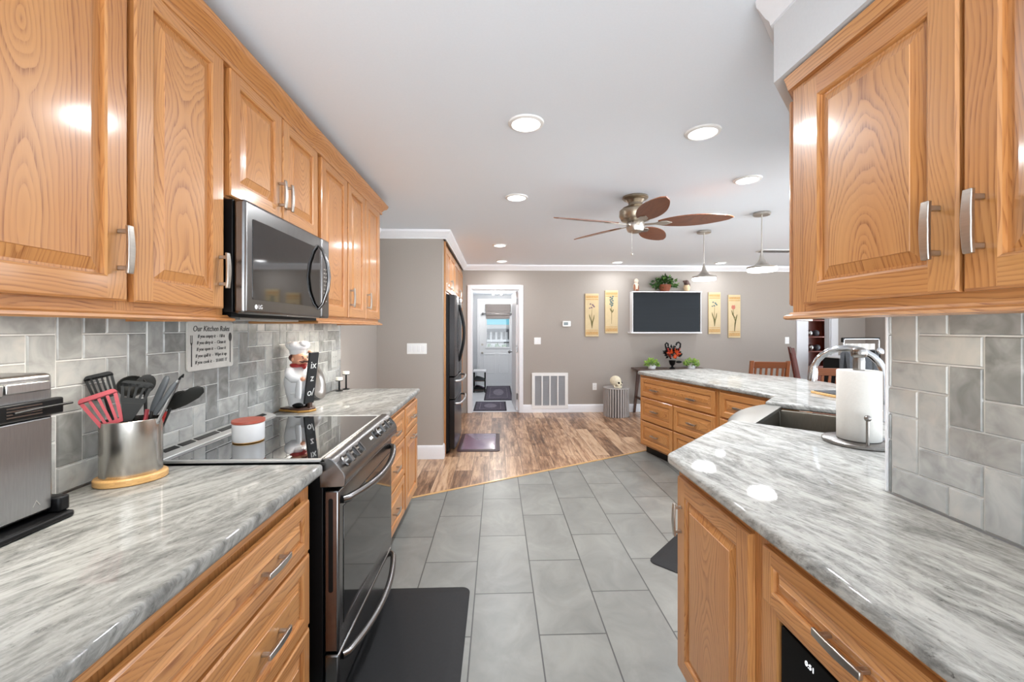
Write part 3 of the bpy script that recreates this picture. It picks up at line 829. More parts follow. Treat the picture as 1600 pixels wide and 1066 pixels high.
# ---- range
r = thing('range', (-.92, 1.92, 0), 'black stainless slide-in electric range with glass cooktop and front knobs', 'range')
Y0, Y1 = 1.538, 2.300
m = MB(); m.box(-1.255, -.63, Y0, Y1, .03, .905); obj('body', m, BLACK, r, bevel=.002)
m = MB(); m.box(-1.19, -.645, Y0 + .012, Y1 - .012, .906, .9235); obj('glass_cooktop', m, BGLASS, r, bevel=.002)
m = MB()
m.box(-1.19, -.62, Y0 - .008, Y0 + .011, .9145, .9245); m.box(-1.19, -.62, Y1 - .011, Y1 + .008, .9145, .9245); m.box(-.644, -.628, Y0 + .011, Y1 - .011, .9145, .9255)
obj('cooktop_trim', m, TRIMS, r, bevel=.002)
m = MB(); m.prism([(-1.262, .9145), (-1.192, .9145), (-1.192, .928), (-1.205, .936), (-1.250, .948), (-1.262, .948)], Y0 - .006, Y1 + .006, plane='xz')
vt = obj('rear_vent', m, TRIMS, r, bevel=.002)
m = MB(frame((-1.2275, Y0, .9422), (0, 1, 0), (-.966, 0, .258), (.258, 0, .966)))
for a, b in ((.045, .115), (.13, .20), (.215, .345), (.36, .49), (.505, .635), (.65, .72)): m.box(a, b, -.011, .011, .0, .0022)
obj('vent_slots', m, BLACK, vt)
prof = [(-.640, .822), (-.552, .824), (-.547, .832), (-.547, .858), (-.553, .876), (-.590, .921), (-.604, .930), (-.626, .931), (-.640, .920)]
m = MB(); m.prism(prof, Y0 - .008, Y1 + .008, plane='xz'); cp = obj('control_panel', m, BSTEEL, r, bevel=.003, smooth=35)
SL = Vector((-.037, 0, .045)).normalized(); SN = Vector((.045, 0, .037)).normalized()
def kn(y, t=0.5): return Vector((-.553, y, .876)) + Vector((-.037, 0, .045)) * t
for y in (1.60, 1.665, 1.73, 2.04, 2.125, 2.21):
    c = kn(y)
    R = Matrix((SL, Vector((0, 1, 0)), SN)).transposed()
    m = MB(); m.lathe([(.0, -.001), (.025, -.001), (.025, .004), (.020, .007), (.018, .022), (.0, .024)], c=c, ax=R, n=24, cap=False)
    p = [c + SN * z + SL * i * .019 + Vector((0, 1, 0)) * j * .005 for z in (.021, .031) for i, j in ((-1, -1), (1, -1), (1, 1), (-1, 1))]
    m.loft([p[:4], p[4:]]); obj('knob', m, BSTEEL, cp)
m = MB(frame(kn(1.885), (0, 1, 0), SL, SN)); m.box(-.095, .115, -.026, .026, -.0005, .0012); dp = obj('display', m, BGLASS, cp, bevel=.0006)
text('clock', '12:05', .018, frame(kn(1.92) + SN * .0013, (0, 1, 0), SL, SN), LEDTXT, dp)
m = MB(); m.box(-.628, -.573, Y0 + .002, Y1 - .002, .222, .808); d = obj('oven_door', m, BSTEEL, r, bevel=.008, seg=3)
m = MB(); m.box(-.5735, -.5705, Y0 + .045, Y1 - .045, .300, .735); obj('window', m, MWGLASS, d, bevel=.001)
m = MB(); m.box(-.62, -.582, Y0 + .0005, Y0 + .003, .228, .802); obj('edge_trim', m, BEDGE, d)
m = MB(); m.prism(rounded([(-.610, .44), (-.594, .44), (-.594, .78), (-.610, .78)], .0075), Y0 - .0008, Y0 + .001, plane='xz'); obj('edge_groove', m, BLACK, d)
def bow(z, out, name, par, r0=.0145, x0=-.573):
    P = [(x0 + .002, Y0 + .03, z), (x0 + .018, Y0 + .045, z)]
    for k in range(13):
        s = -1 + k / 6.0
        P.append((x0 + .022 + out * (1 - s * s), (Y0 + Y1) / 2 + s * .325, z - .012 * (1 - s * s)))
    P += [(x0 + .018, Y1 - .045, z), (x0 + .002, Y1 - .03, z)]
    m = MB(); m.tube(P, r0, n=12, flat=1.0, up=(0, 0, 1)); obj(name, m, BSTEEL, par, smooth=60)
bow(.765, .042, 'handle', d)
m = MB(); m.box(-.628, -.573, Y0 + .002, Y1 - .002, .055, .212); d = obj('storage_drawer', m, BSTEEL, r, bevel=.008, seg=3)
bow(.190, .040, 'handle', d)
m = MB(); m.box(-1.2, -.66, Y0 + .02, Y1 - .02, 0, .03); obj('plinth', m, BLACK, r)

# ---- refrigerator, its surround and pantry
r = thing('refrigerator', (-.85, 5.12, 0), 'black stainless french-door refrigerator in the oak surround', 'refrigerator')
FY0, FY1 = 4.665, 5.575
m = MB(); m.box(-1.22, -.535, FY0, FY1, .03, 1.775); obj('body', m, BLACK, r, bevel=.004)
def fdoor(name, y0, y1, z0, z1):
    poly = [(-.533, y0), (-.533, y1)]
    for k in range(9):
        s = 1 - k / 4.0
        poly.append((-.474 + .018 * (1 - s * s), (y0 + y1) / 2 + s * (y1 - y0) / 2))
    m = MB(); m.prism(poly, z0, z1); return obj(name, m, FSTEEL, r, bevel=.004, smooth=35)
ym = (FY0 + FY1) / 2
for y0, y1, hy in ((FY0 + .002, ym - .003, ym - .05), (ym + .003, FY1 - .002, ym + .05)):
    d = fdoor('door', y0, y1, .862, 1.772)
    m = MB(); m.tube([(-.474, hy, 1.68)] + [(-.462 + .058 * math.sin(PI * k / 10), hy, 1.67 - .66 * k / 10) for k in range(11)] + [(-.474, hy, 1.0)], .014, n=10); obj('handle', m, BLACK, d, smooth=60)
for z0, z1, zh in ((.608, .852, .80), (.055, .598, .545)):
    d = fdoor('freezer_drawer', FY0 + .002, FY1 - .002, z0, z1)
    m = MB(); m.tube([(-.476, FY0 + .09, zh), (-.43, FY0 + .10, zh)] + [(-.415 + .02 * math.sin(PI * k / 8), FY0 + .13 + (.65) * k / 8, zh) for k in range(9)] + [(-.43, FY1 - .10, zh), (-.476, FY1 - .09, zh)], .013, n=10); obj('handle', m, STEEL, d, smooth=60)
m = MB(); m.box(-1.18, -.56, FY0 + .02, FY1 - .02, 0, .03); obj('plinth', m, BLACK, r)
m = MB(); m.box(-1.27, -.565, 4.622, 4.650, 0, 2.350, g=(0, 0, 1)); o = obj('end_panel', m, OAK, smooth=0)
tag(o, 'tall oak end panel between the switch wall and the refrigerator', 'panel')
F = FL(4.652, 1.80, -.585)
c = cabinet('wall_cabinet', 'oak wall cabinet above the refrigerator', F, .94, .55, .66, [(0, .03), (.45, .49), (.91, .94)], [(.03, .91, 0, .03), (.03, .91, .49, .55)])
front(c, 'door', F, .015, .465, .015, .505, pulls=[(.43, .12, True)])
front(c, 'door', F, .475, .925, .015, .505, pulls=[(.51, .12, True)])
F = FL(5.60, .10, -.585)
c = cabinet('pantry_cabinet', 'tall oak pantry cabinet between the refrigerator and the laundry doorway', F, 1.30, 2.25, .66, [(0, .04), (.63, .67), (1.26, 1.30)], [(.04, 1.26, 0, .04), (.04, 1.26, 1.66, 1.71), (.04, 1.26, 2.19, 2.25)], toe=.10)
for a0, a1, h in ((.02, .645, .60), (.655, 1.28, .70)):
    front(c, 'door', F, a0, a1, .02, 1.68, pulls=[(h, .95, True)])
    front(c, 'door', F, a0, a1, 1.70, 2.205, pulls=[(h, 1.80, True)])

# ================================================================== LEFT WORKTOP
# ---- flip-up toaster oven, stored upright
r = thing('toaster_oven', (-1.17, .79, .914), 'stainless flip-up toaster oven standing on end, at the left picture edge', 'toaster oven')
OY0, OY1 = .50, 1.105
m = MB(); m.box(-1.255, -1.125, OY0, OY1, .938, 1.285); obj('body', m, OVENS, r, bevel=.012, seg=3)
m = MB(); m.box(-1.126, -1.116, OY0 + .01, OY1 - .012, .945, 1.178); b = obj('base_plate', m, OVENS, r, bevel=.005, seg=2)
MT = lambda x, y, z: frame((x, y, z), (0, 1, 0), (0, 0, 1), (1, 0, 0))
m = MB(MT(-1.1158, 1.055, .972)); m.prism([(-.009, -.006), (-.0065, -.006), (0, .0055), (.0065, -.006), (.009, -.006), (0, .009)], 0, .0006); obj('emblem', m, PEWTER, b)
m = MB(); m.box(-1.128, -1.108, OY0, OY1 + .008, 1.182, 1.222); b = obj('hinge_band', m, BLACK, r, bevel=.004)
m = MB()
for i in range(4): m.box(-1.1082, -1.1065, .985, 1.06, 1.190 + i * .007, 1.1935 + i * .007)
obj('vent_slots', m, BSTEEL, b)
m = MB(); m.box(-1.1082, -1.107, .86, .935, 1.188, 1.214); obj('band_plate', m, BSTEEL, b)
m = MB(); m.tube([(-1.106, 1.00, 1.2), (-1.103, 1.06, 1.204), (-1.10, 1.125, 1.205)], .003); obj('latch_rod', m, BLACK, r)
m = MB(); m.box(-1.122, -1.112, OY0 + .01, .985, 1.240, 1.268); m.box(-1.122, -1.112, .99, 1.085, 1.244, 1.268); obj('top_trim', m, STEEL, r, bevel=.003)
m = MB(); m.box(-1.175, -1.14, .92, .975, 1.285, 1.302); obj('foot', m, BLACK, r, bevel=.006, seg=3)
m = MB(); m.box(-1.262, -1.088, OY0 - .01, OY1 + .016, .9142, .932); m.box(-1.255, -1.10, OY1 - .012, OY1 + .016, .932, .972); obj('stand_foot', m, BLACK, r, bevel=.006, seg=2)
r = thing('power_cord', (-1.24, 1.14, 1.0), 'short black power cord with a white tag behind the flip-up oven', 'cord')
m = MB(); m.tube([(-1.2, 1.107, 1.17), (-1.19, 1.125, 1.168), (-1.185, 1.14, 1.14), (-1.19, 1.145, 1.10), (-1.20, 1.14, 1.06), (-1.215, 1.118, 1.03), (-1.23, 1.107, 1.0)], .004, n=8); obj('cable', m, BLACK, r, smooth=60)
m = MB(); m.tube([(-1.1845, 1.1415, 1.143), (-1.191, 1.1455, 1.098)], .0065, n=8); obj('tag', m, CERAM, r, smooth=60)
m = MB(); m.tube([(-1.191, 1.1455, 1.098), (-1.194, 1.1445, 1.088)], .0068, n=8); obj('collar', m, MAPLE, r, smooth=60)

# ---- utensil crock and its utensils
CX, CYY = -1.160, 1.373
AX = Matrix.Rotation(math.radians(40), 3, 'Z')
m = MB(); m.lathe([(.0, .9142), (.088, .9142), (.091, .918), (.091, .934), (.087, .938), (.0, .938)], c=(CX, CYY, 0), ax=AX, sx=1.0, sy=.80, n=44, cap=False); o = obj('wooden_coaster', m, MAPLE, bevel=.002)
tag(o, 'oval pale wood coaster under the steel utensil crock', 'coaster')
m = MB(); m.lathe([(.0, .9385), (.076, .9385), (.077, .94), (.077, 1.108), (.0755, 1.1095), (.074, 1.108), (.074, .944), (.0, .944)], c=(CX, CYY, 0), ax=AX, sx=1, sy=.78, n=48, cap=False); o = obj('utensil_crock', m, plain('crock_steel', srgb(196, 192, 186), .25, 1.0, vary=.05, scale=30, stretch=(8, 8, 1)))
tag(o, 'oval brushed steel crock holding the cooking utensils', 'crock')

def plate(mb, outline, holes_bars=None, t=.004, mi=0):
    """flat head in a local plane: outline polygon extruded by t"""
    mb.prism(outline, -t / 2, t / 2, mi)
def head_frame(u, v, y, up_u, up_v, yaw=.66):
    """frame at a point, with its 'up' axis leaning in the picture direction (up_u, up_v); head faces the room"""
    p = at(u, v, y)
    e2 = Vector((up_u, 0, -up_v)).normalized()
    n = Vector((math.sin(yaw), -math.cos(yaw), 0))
    e2 = (e2 - n * e2.dot(n)).normalized()
    return p, frame(p, e2.cross(n), e2, n)
def slotted(name, F, w0, w1, h, nslot, mat, parent, t=.0045, rim=.008, slot_to=.12):
    """turner head built as a frame of bars round real slots"""
    m = MB(F)
    out = rounded([(-w0 / 2, 0), (w0 / 2, 0), (w1 / 2, h), (-w1 / 2, h)], .010)
    wa = lambda b: (w0 + (w1 - w0) * b / h) / 2
    lo, hi = h * slot_to, h * .88
    m.prism(rounded([(-w0 / 2, 0), (w0 / 2, 0), (wa(lo), lo), (-wa(lo), lo)], {0: .006, 1: .006}), -t / 2, t / 2)
    m.prism(rounded([(-wa(hi), hi), (wa(hi), hi), (w1 / 2, h), (-w1 / 2, h)], {2: .012, 3: .012}), -t / 2, t / 2)
    for k in range(nslot + 1):
        f = -1 + 2 * k / nslot
        bw = (.011 if k in (0, nslot) else .0085) * w1 / .11
        c0, c1 = f * (wa(lo) - bw / 2 - .0005), f * (wa(hi) - bw / 2 - .0005)
        m.prism([(c0 - bw / 2, lo - .001), (c0 + bw / 2, lo - .001), (c1 + bw / 2, hi + .001), (c1 - bw / 2, hi + .001)], -t / 2, t / 2)
    return obj(name, m, mat, parent, bevel=.001)
def rod(name, p0, p1, r, mat, parent, flat=1.0):
    p0, p1 = Vector(p0), Vector(p1)
    m = MB(); m.tube([p0, p0.lerp(p1, .5), p1], [r, r * .85, r], n=10, flat=flat); return obj(name, m, mat, parent, smooth=60)
def foot(dx, dy, z=.955): return Vector((CX + dx, CYY + dy, z))
U = 'utensils in the steel crock'
# red slotted turner, front left
p, F = head_frame(176, 664, 1.328, -.46, -1.0)
r = thing('slotted_turner', foot(.0, -.02), 'red slotted turner leaning left in the utensil crock', 'utensil', U)
slotted('head', F, .056, .094, .105, 4, RNYL, r, rim=.01, slot_to=.12); rod('shaft', foot(.0, -.02), p, .006, RNYL, r)
# black slotted turner, rear left
p, F = head_frame(166, 622, 1.358, -.32, -1.0)
r = thing('slotted_turner', foot(-.02, .0), 'black slotted turner at the upper left back of the crock', 'utensil', U)
slotted('head', F, .058, .068, .080, 5, BNYL, r); rod('shaft', foot(-.02, .0), p, .006, BNYL, r)
# black slotted spatula, centre front
p, F = head_frame(203, 645, 1.350, .26, -1.0)
r = thing('slotted_turner', foot(.012, -.012), 'broad black slotted turner in the centre front of the crock', 'utensil', U)
m = MB(F); m.prism([(-.009, -.03), (.009, -.03), (.027, .03), (-.027, .03)], -.003, .003); obj('neck', m, BNYL, r, bevel=.001)
slotted('head', frame(F @ Vector((0, .028, 0)), F.to_3x3() @ Vector((1, 0, 0)), F.to_3x3() @ Vector((0, 1, 0)), F.to_3x3() @ Vector((0, 0, 1))), .056, .082, .070, 4, BNYL, r, slot_to=.25)
rod('shaft', foot(.012, -.012), F @ Vector((0, -.028, 0)), .007, BNYL, r)
# black ladle behind
p, F = head_frame(206, 603, 1.392, -.05, -1.0)
r = thing('ladle', foot(-.01, .02), 'round black ladle bowl behind the slotted turners', 'utensil', U)
m = MB(F @ Matrix.Rotation(math.radians(-35), 4, 'X')); m.lathe([(.0, -.028), (.02, -.025), (.033, -.013), (.038, .0), (.035, .0), (.03, -.012), (.0, -.024)], n=24, cap=False); obj('bowl', m, BNYL, r, smooth=60)
rod('shaft', foot(-.01, .02), p - Vector((0, 0, .028)), .006, BNYL, r)
# black spoon peeping right of it
p, F = head_frame(227, 601, 1.42, .55, -1.0)
r = thing('serving_spoon', foot(.02, .03), 'black serving spoon with only its rim showing at the back of the crock', 'utensil', U)
m = MB(F); m.lathe([(.0, -.010), (.018, -.007), (.026, .0), (.024, .001), (.0, -.007)], sy=1.3, n=20, cap=False); obj('bowl', m, BNYL, r, smooth=60); rod('shaft', foot(.02, .03), p, .005, BNYL, r)
# grey silicone spatula with looped handle
p0, p1 = at(236, 645, 1.405), at(262, 588, 1.41)
r = thing('scraper', foot(.02, .02), 'grey scraper with a rounded grip leaning right in the crock', 'utensil', U)
d = (p1 - p0); m = MB(); m.tube([p0, p0 + d * .12, p0 + d * .35, p0 + d * .75, p0 + d * .95, p0 + d], [.005, .0095, .0115, .0115, .0095, .005], n=12, flat=.5, up=(0, 1, 0)); obj('grip', m, GNYL, r, smooth=60); rod('shaft', foot(.02, .02), p0 + d * .05, .005, BNYL, r)
# tongs
p0, p1 = at(236, 660, 1.385), at(282, 590, 1.40)
r = thing('tongs', foot(.01, .0), 'steel tongs with grey grips, hanging loop pointing up right', 'utensil', U)
d = p1 - p0; rod('steel_arm', foot(.01, .0), p0 + d * .95, .008, STEEL, r, flat=.5)
m = MB(); m.tube([p0 + d * .18 + V(0, -.006, 0), p0 + d * .3 + V(0, -.008, 0), p0 + d * .8 + V(0, -.008, 0), p0 + d * .9 + V(0, -.006, 0)], [.006, .0085, .0085, .005], n=10, flat=.6, up=(0, 1, 0)); obj('grip', m, GNYL, r, smooth=60)
m = MB(); m.tube([p0 + d * .95, p1, p1 + d * .06 + V(.004, 0, 0), p1 + V(.006, 0, 0)], .0035, n=8); obj('loop', m, BLACK, r, smooth=60)
# black flat spoons leaning far right
for (ua, va, ub, vb, y, wd, lb) in ((262, 640, 317, 606, 1.44, .022, 'black spoonula leaning furthest right out of the crock'), (258, 632, 292, 613, 1.47, .018, 'black serving spoon just behind the rightmost spoonula')):
    p0, p1 = at(ua, va, y), at(ub, vb, y)
    d = p1 - p0
    r = thing('serving_spoon', foot(.02, .02 + (y - 1.43) * .4), lb, 'utensil', U)
    m = MB(); m.tube([p0, p0 + d * .12, p0 + d * .4, p0 + d * .75, p0 + d * .94, p0 + d], [.006, wd * .6, wd * .92, wd, wd * .7, wd * .2], n=14, flat=.2, up=(0, 1, .5)); obj('bowl', m, BNYL, r, smooth=60); rod('shaft', foot(.02, .02 + (y - 1.43) * .4), p0 + d * .08, .005, BNYL, r)
# two red handles
for i, (ub, vb, y, lb) in enumerate(((230, 640, 1.405, 'red cooking utensil behind the grey scraper, only its handle showing'), (258, 644, 1.415, 'short dark red utensil right of the tongs, only its handle showing'))):
    r = thing('cooking_spoon', foot(.0 + .02 * i, .02 + .01 * i), lb, 'utensil', U)
    rod('handle', foot(.0 + .02 * i, .02 + .01 * i), at(ub, vb, y), .008, RNYL if i == 0 else REDP, r, flat=.6)

# ---- sign on the tile
r = thing('kitchen_sign', (-1.266, 1.90, 1.215), 'white wall sign of kitchen rules with painted fork and spoon, above the range', 'sign')
FS2 = MX(-1.268, 1.90, 1.322)
m = MB(FS2); m.prism(rounded([(-.148, -.104), (.148, -.104), (.148, .104), (-.148, .104)], .012), 0, .007); obj('board', m, [SIGNM], r, bevel=.001)
T = lambda a, b: FS2 @ Matrix.Translation((a, b, .0076))
text('lettering', 'Our Kitchen Rules', .034, T(0, .072), INK, r, sx=.92, shear=.2)
for i, tx in enumerate(('If you empty it  -  Fill it', 'If you dirty it  -  Clean it', 'If you open it  -  Close it', 'If you spill it  -  Wipe it up', 'If you cook it  -  SHARE IT')):
    text('lettering', tx, .0205, T(-.002, .040 - .0275 * i), INK, r, sx=.92, shear=.15)
m = MB(FS2)
m.prism([(-.128, -.085), (-.122, -.085), (-.1225, .0), (-.1275, .0)], .007, .0078)
for k in range(3): m.prism([(-.1325 + .0055 * k, .014), (-.1305 + .0055 * k, .014), (-.1305 + .0055 * k, .045), (-.1325 + .0055 * k, .045)], .007, .0078)
m.prism([(-.1325, .014), (-.1195, .014), (-.1235, .0), (-.1265, .0)], .007, .0078); obj('painted_fork', m, INK, r)
m = MB(FS2)
m.prism([(.122, -.085), (.128, -.085), (.1275, .016), (.1225, .016)], .007, .0078)
m.prism([(.125 + .011 * math.cos(k * PI / 8), .034 + .021 * math.sin(k * PI / 8)) for k in range(16)], .007, .0078); obj('painted_spoon', m, INK, r)

# ---- candle jar on the cooktop
r = thing('candle_jar', (-1.045, 1.80, .924), 'white candle jar with red lid on the glass cooktop', 'candle')
m = MB(); m.lathe([(.0, .0245), (.057, .0245), (.0595, .03), (.060, .096), (.057, .098), (.0, .098)], c=(-1.045, 1.80, .904), n=40, cap=False); obj('jar', m, CERAM, r)
m = MB(); m.lathe([(.0, .0205), (.056, .0205), (.058, .0225), (.0575, .0245), (.0, .0245)], c=(-1.045, 1.80, .904), n=40, cap=False); obj('base_ring', m, GOLD, r)
m = MB(); m.lathe([(.0, .0985), (.0605, .0985), (.062, .101), (.0615, .110), (.0, .111)], c=(-1.045, 1.80, .904), n=40, cap=False); obj('lid', m, plain('copper_lid', srgb(178, 88, 70), .4, vary=.06), r)

# ---- chef figurine
CB = Vector((-1.165, 2.50, .9145))
ROT = Matrix.Rotation(math.radians(-22), 4, 'Z')
MC = Matrix.Translation(CB) @ ROT            # local +x is the way the chef faces
r = thing('chef_figurine', CB, 'painted chef figurine in white coat and hat holding a chalkboard', 'figurine')
m = MB(MC); m.prism([(-.085, -.06), (.06, -.06), (.105, -.02), (.105, .03), (.06, .065), (-.085, .065)], 0, .012); b = obj('base', m, GOLD, r, bevel=.003)
m = MB(MC); m.prism([(-.08, -.055), (.058, -.055), (.10, -.018), (.10, .028), (.058, .06), (-.08, .06)], .012, .022); obj('plinth_top', m, WALN, b, bevel=.002)
m = MB(MC)
for y in (-.028, .03): m.ball((.022, y, .037), .042, .02, .016)
obj('shoes', m, BLACK, r)
m = MB(MC)
prof = [(.052, .03), (.060, .07), (.074, .12), (.082, .16), (.080, .19), (.068, .22), (.052, .245), (.034, .262), (.02, .27)]
rings = []
for rr, z in prof:
    rings.append([(-.012 + rr * math.cos(k * 2 * PI / 20) * (1.02 if math.cos(k * 2 * PI / 20) > 0 else .8), rr * .86 * math.sin(k * 2 * PI / 20), z) for k in range(20)])
m.loft(rings)
for y in (-.058, .055):
    m.tube([(-.015, y * .8, .235), (.005, y * 1.15, .215), (.03, y * 1.15, .195), (.065, y * .75, .192)], [.028, .028, .024, .019], n=10)
obj('coat', m, CERAM, r, smooth=60)
m = MB(MC); m.tube([(.055, -.055, .19), (.066, -.058, .175), (.064, -.06, .13), (.06, -.06, .085)], [.012, .02, .024, .022], n=10, flat=.45, up=(0, 1, 0)); obj('towel', m, CERAM, r, smooth=60)
m = MB(MC); m.prism([(.0, -.062), (.05, -.05), (.062, .0), (.05, .055), (.0, .06), (-.02, .0)], .10, .118); obj('apron_hem', m, WPLAS, r, bevel=.006)
m = MB(MC); m.ball((.008, 0, .305), .047, .042, .046, 16, 10); m.ball((.052, 0, .302), .012, .011, .011); m.ball((.03, -.022, .288), .020, .018, .016); m.ball((.03, .022, .288), .020, .018, .016)
for y in (-.042, .042): m.ball((.0, y, .303), .008, .006, .012)
obj('head', m, SKIN, r, smooth=60)
for q in ((.078, -.043, .192), (.078, .040, .192), (.088, .0, .345)):
    m = MB(MC); m.ball(q, .014, .013, .012); obj('hand', m, SKIN, r, smooth=60)
m = MB(MC); m.tube([(.05, -.002, .291), (.052, -.02, .287), (.042, -.034, .292)], [.006, .006, .003], n=8); m.tube([(.05, .002, .291), (.052, .02, .287), (.042, .034, .292)], [.006, .006, .003], n=8)
for y in (-.017, .017): m.ball((.049, y, .318), .004, .007, .0025)
m.ball((-.018, 0, .31), .036, .043, .028); obj('hair', m, HAIR, r, smooth=60)
m = MB(MC)
for y in (-.015, .015): m.ball((.052, y, .31), .003, .004, .004)
obj('eyes', m, BLACK, r)
m = MB(MC); m.lathe([(.038, .256), (.046, .262), (.046, .272), (.036, .278)], n=18); m.ball((.045, 0, .258), .012, .012, .014); obj('scarf', m, REDP, r, smooth=60)
m = MB(MC); m.lathe([(.040, .330), (.044, .335), (.045, .352), (.05, .358), (.062, .372), (.058, .392), (.03, .405), (.0, .408)], c=(-.004, 0, 0), n=20, cap=False)
for a in range(6): m.ball((-.004 + .04 * math.cos(a), .04 * math.sin(a), .384), .026, .026, .022)
m.ball((.045, -.01, .392), .026, .022, .018); obj('hat', m, CERAM, r, smooth=60)
FB = MC @ Matrix.Translation((.094, 0, .195)) @ Matrix.Rotation(math.radians(8), 4, 'Y')
m = MB(FB); m.box(-.006, .006, -.03, .036, -.150, .150); b = obj('chalkboard', m, SLATE, r, bevel=.002)
FT = FB @ frame((0, -.0303, 0), (1, 0, 0), (0, 0, 1), (0, -1, 0))
FT2 = FB @ frame((.0063, .003, .0), (0, 1, 0), (0, 0, 1), (1, 0, 0))
for s_, z in (('ix', .075), ('z', .0), ('o/', -.085)): text('chalk_marks', s_, .060, FT2 @ Matrix.Translation((0, z, .0005)), CHALK, b)
m = MB(MC); m.box(.078, .095, -.01, .01, .022, .05); obj('board_post', m, WALN, r)

# ---- pewter plate leaning on the tile
TL = math.radians(14)
R = Matrix.Rotation(PI / 2 - TL, 3, 'Y')
m = MB(); m.lathe([(.0, .004), (.066, .004), (.075, .008), (.082, .015), (.115, .0175), (.119, .016), (.115, .0135), (.083, .010), (.075, .003), (.066, -.001), (.0, -.001)], c=(-1.238, 2.90, .9145 + .116), ax=R, n=44, cap=False)
o = obj('pewter_plate', m, PEWTER, smooth=50); tag(o, 'round pewter plate leaning on the tile behind the chef figurine', 'plate')
# ---- two pillar candles on black stands
for x, y, h, lb in ((-1.215, 3.27, .075, 'shorter black candle stand with a cream candle, at the far end of the left worktop'), (-1.195, 3.36, .112, 'taller black candle stand with a cream candle, at the far end of the left worktop')):
    r = thing('candle_stand', (x, y, .914), lb, 'candle stand', 'candle stands at the worktop end')
    m = MB(); m.lathe([(.0, .0005), (.026, .0005), (.028, .005), (.007, .009), (.006, h), (.026, h + .003), (.028, h + .008), (.0, h + .008)], c=(x, y, .914), n=20, cap=False); obj('stand', m, BLACK, r)
    m = MB(); m.lathe([(.0, h + .0082), (.025, h + .0082), (.025, h + .030), (.0, h + .032)], c=(x, y, .914), n=20, cap=False); obj('candle', m, WAX, r)

# ================================================================== WALL PLATES
def rocker_plate(name, F, w, h, n, label, outlet=False, mat=None, cat='light switch'):
    r = thing(name, F @ Vector((0, -h / 2, 0)), label, cat)
    mt = mat or WPLAS
    m = MB(F); m.prism(rounded([(-w / 2, -h / 2), (w / 2, -h / 2), (w / 2, h / 2), (-w / 2, h / 2)], .005), 0, .006); obj('plate', m, mt, r, bevel=.0015)
    for k in range(n):
        c = (k - (n - 1) / 2) * .046
        if outlet:
            for s in (-.02, .02):
                m = MB(F); m.prism(rounded([(c - .016, s - .014), (c + .016, s - .014), (c + .016, s + .014), (c - .016, s + .014)], .006), .006, .0075); f = obj('socket', m, mt, r)
                m = MB(F); m.box(c - .007, c - .005, s - .004, s + .005, .0075, .0078); m.box(c + .005, c + .007, s - .004, s + .005, .0075, .0078); obj('slots', m, DARKHOLE, f)
        else:
            m = MB(F); m.prism([(c - .0165, -.033), (c + .0165, -.033), (c + .0165, .033), (c - .0165, .033)], .006, .0095); obj('rocker', m, CERAM, r, bevel=.001)
    return r
FY = lambda x, y, z: frame((x, y, z), (1, 0, 0), (0, 0, 1), (0, -1, 0))
rocker_plate('switch_plate', FY(-.858, 4.51, 1.178), .21, .115, 4, 'four-gang white light switch plate on the wall beside the refrigerator')
rocker_plate('switch_plate', FY(.665, 6.93, 1.185), .112, .115, 2, 'two-gang white light switch plate right of the laundry doorway')
rocker_plate('switch_plate', FY(4.90, 6.93, 1.19), .07, .115, 1, 'single white light switch plate at the right end of the far wall')
rocker_plate('outlet', FY(1.62, 6.93, .425), .07, .115, 1, 'white outlet low on the far wall between the vent and the drum stool', True, cat='outlet')
rocker_plate('outlet', MX(-1.2694, 3.305, 1.155), .115, .125, 2, 'grey outlet plate on the left backsplash above the candle stands', True, mat=plain('grey_outlet', srgb(186, 187, 184), .4), cat='outlet')
r = thing('thermostat', (1.148, 6.92, 1.43), 'small white thermostat with a grey screen on the far wall', 'thermostat')
m = MB(FY(1.148, 6.93, 1.47)); m.prism(rounded([(-.068, -.046), (.068, -.046), (.068, .046), (-.068, .046)], .012), 0, .03); obj('case', m, WPLAS, r, bevel=.004)
m = MB(FY(1.135, 6.90, 1.472)); m.box(-.036, .036, -.024, .024, 0, .001); obj('screen', m, DISP, r)
r = thing('return_vent', (.87, 6.92, .067), 'large white louvred return air vent low on the far wall', 'vent')
F = FY(.872, 6.93, .362)
m = MB(F); W2, H2 = .30, .295
for q in ((-W2, W2, H2 - .05, H2), (-W2, W2, -H2, -H2 + .05), (-W2, -W2 + .05, -H2 + .05, H2 - .05), (W2 - .05, W2, -H2 + .05, H2 - .05)): m.box(*q, .001, .020)
for x in (-.13, 0, .13): m.box(x - .011, x + .011, -H2 + .045, H2 - .045, .001, .021)
obj('frame', m, WPLAS, r, bevel=.003)
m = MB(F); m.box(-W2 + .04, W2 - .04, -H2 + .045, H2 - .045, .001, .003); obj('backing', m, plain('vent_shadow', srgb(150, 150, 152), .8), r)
m = MB(F)
for k in range(33):
    b = -H2 + .052 + k * .0150
    m.prism([(b, .0145), (b + .011, .0045), (b + .0125, .005), (b + .0015, .015)], -W2 + .04, W2 - .04, plane='yz')
obj('louvres', m, LOUV, r, smooth=0)

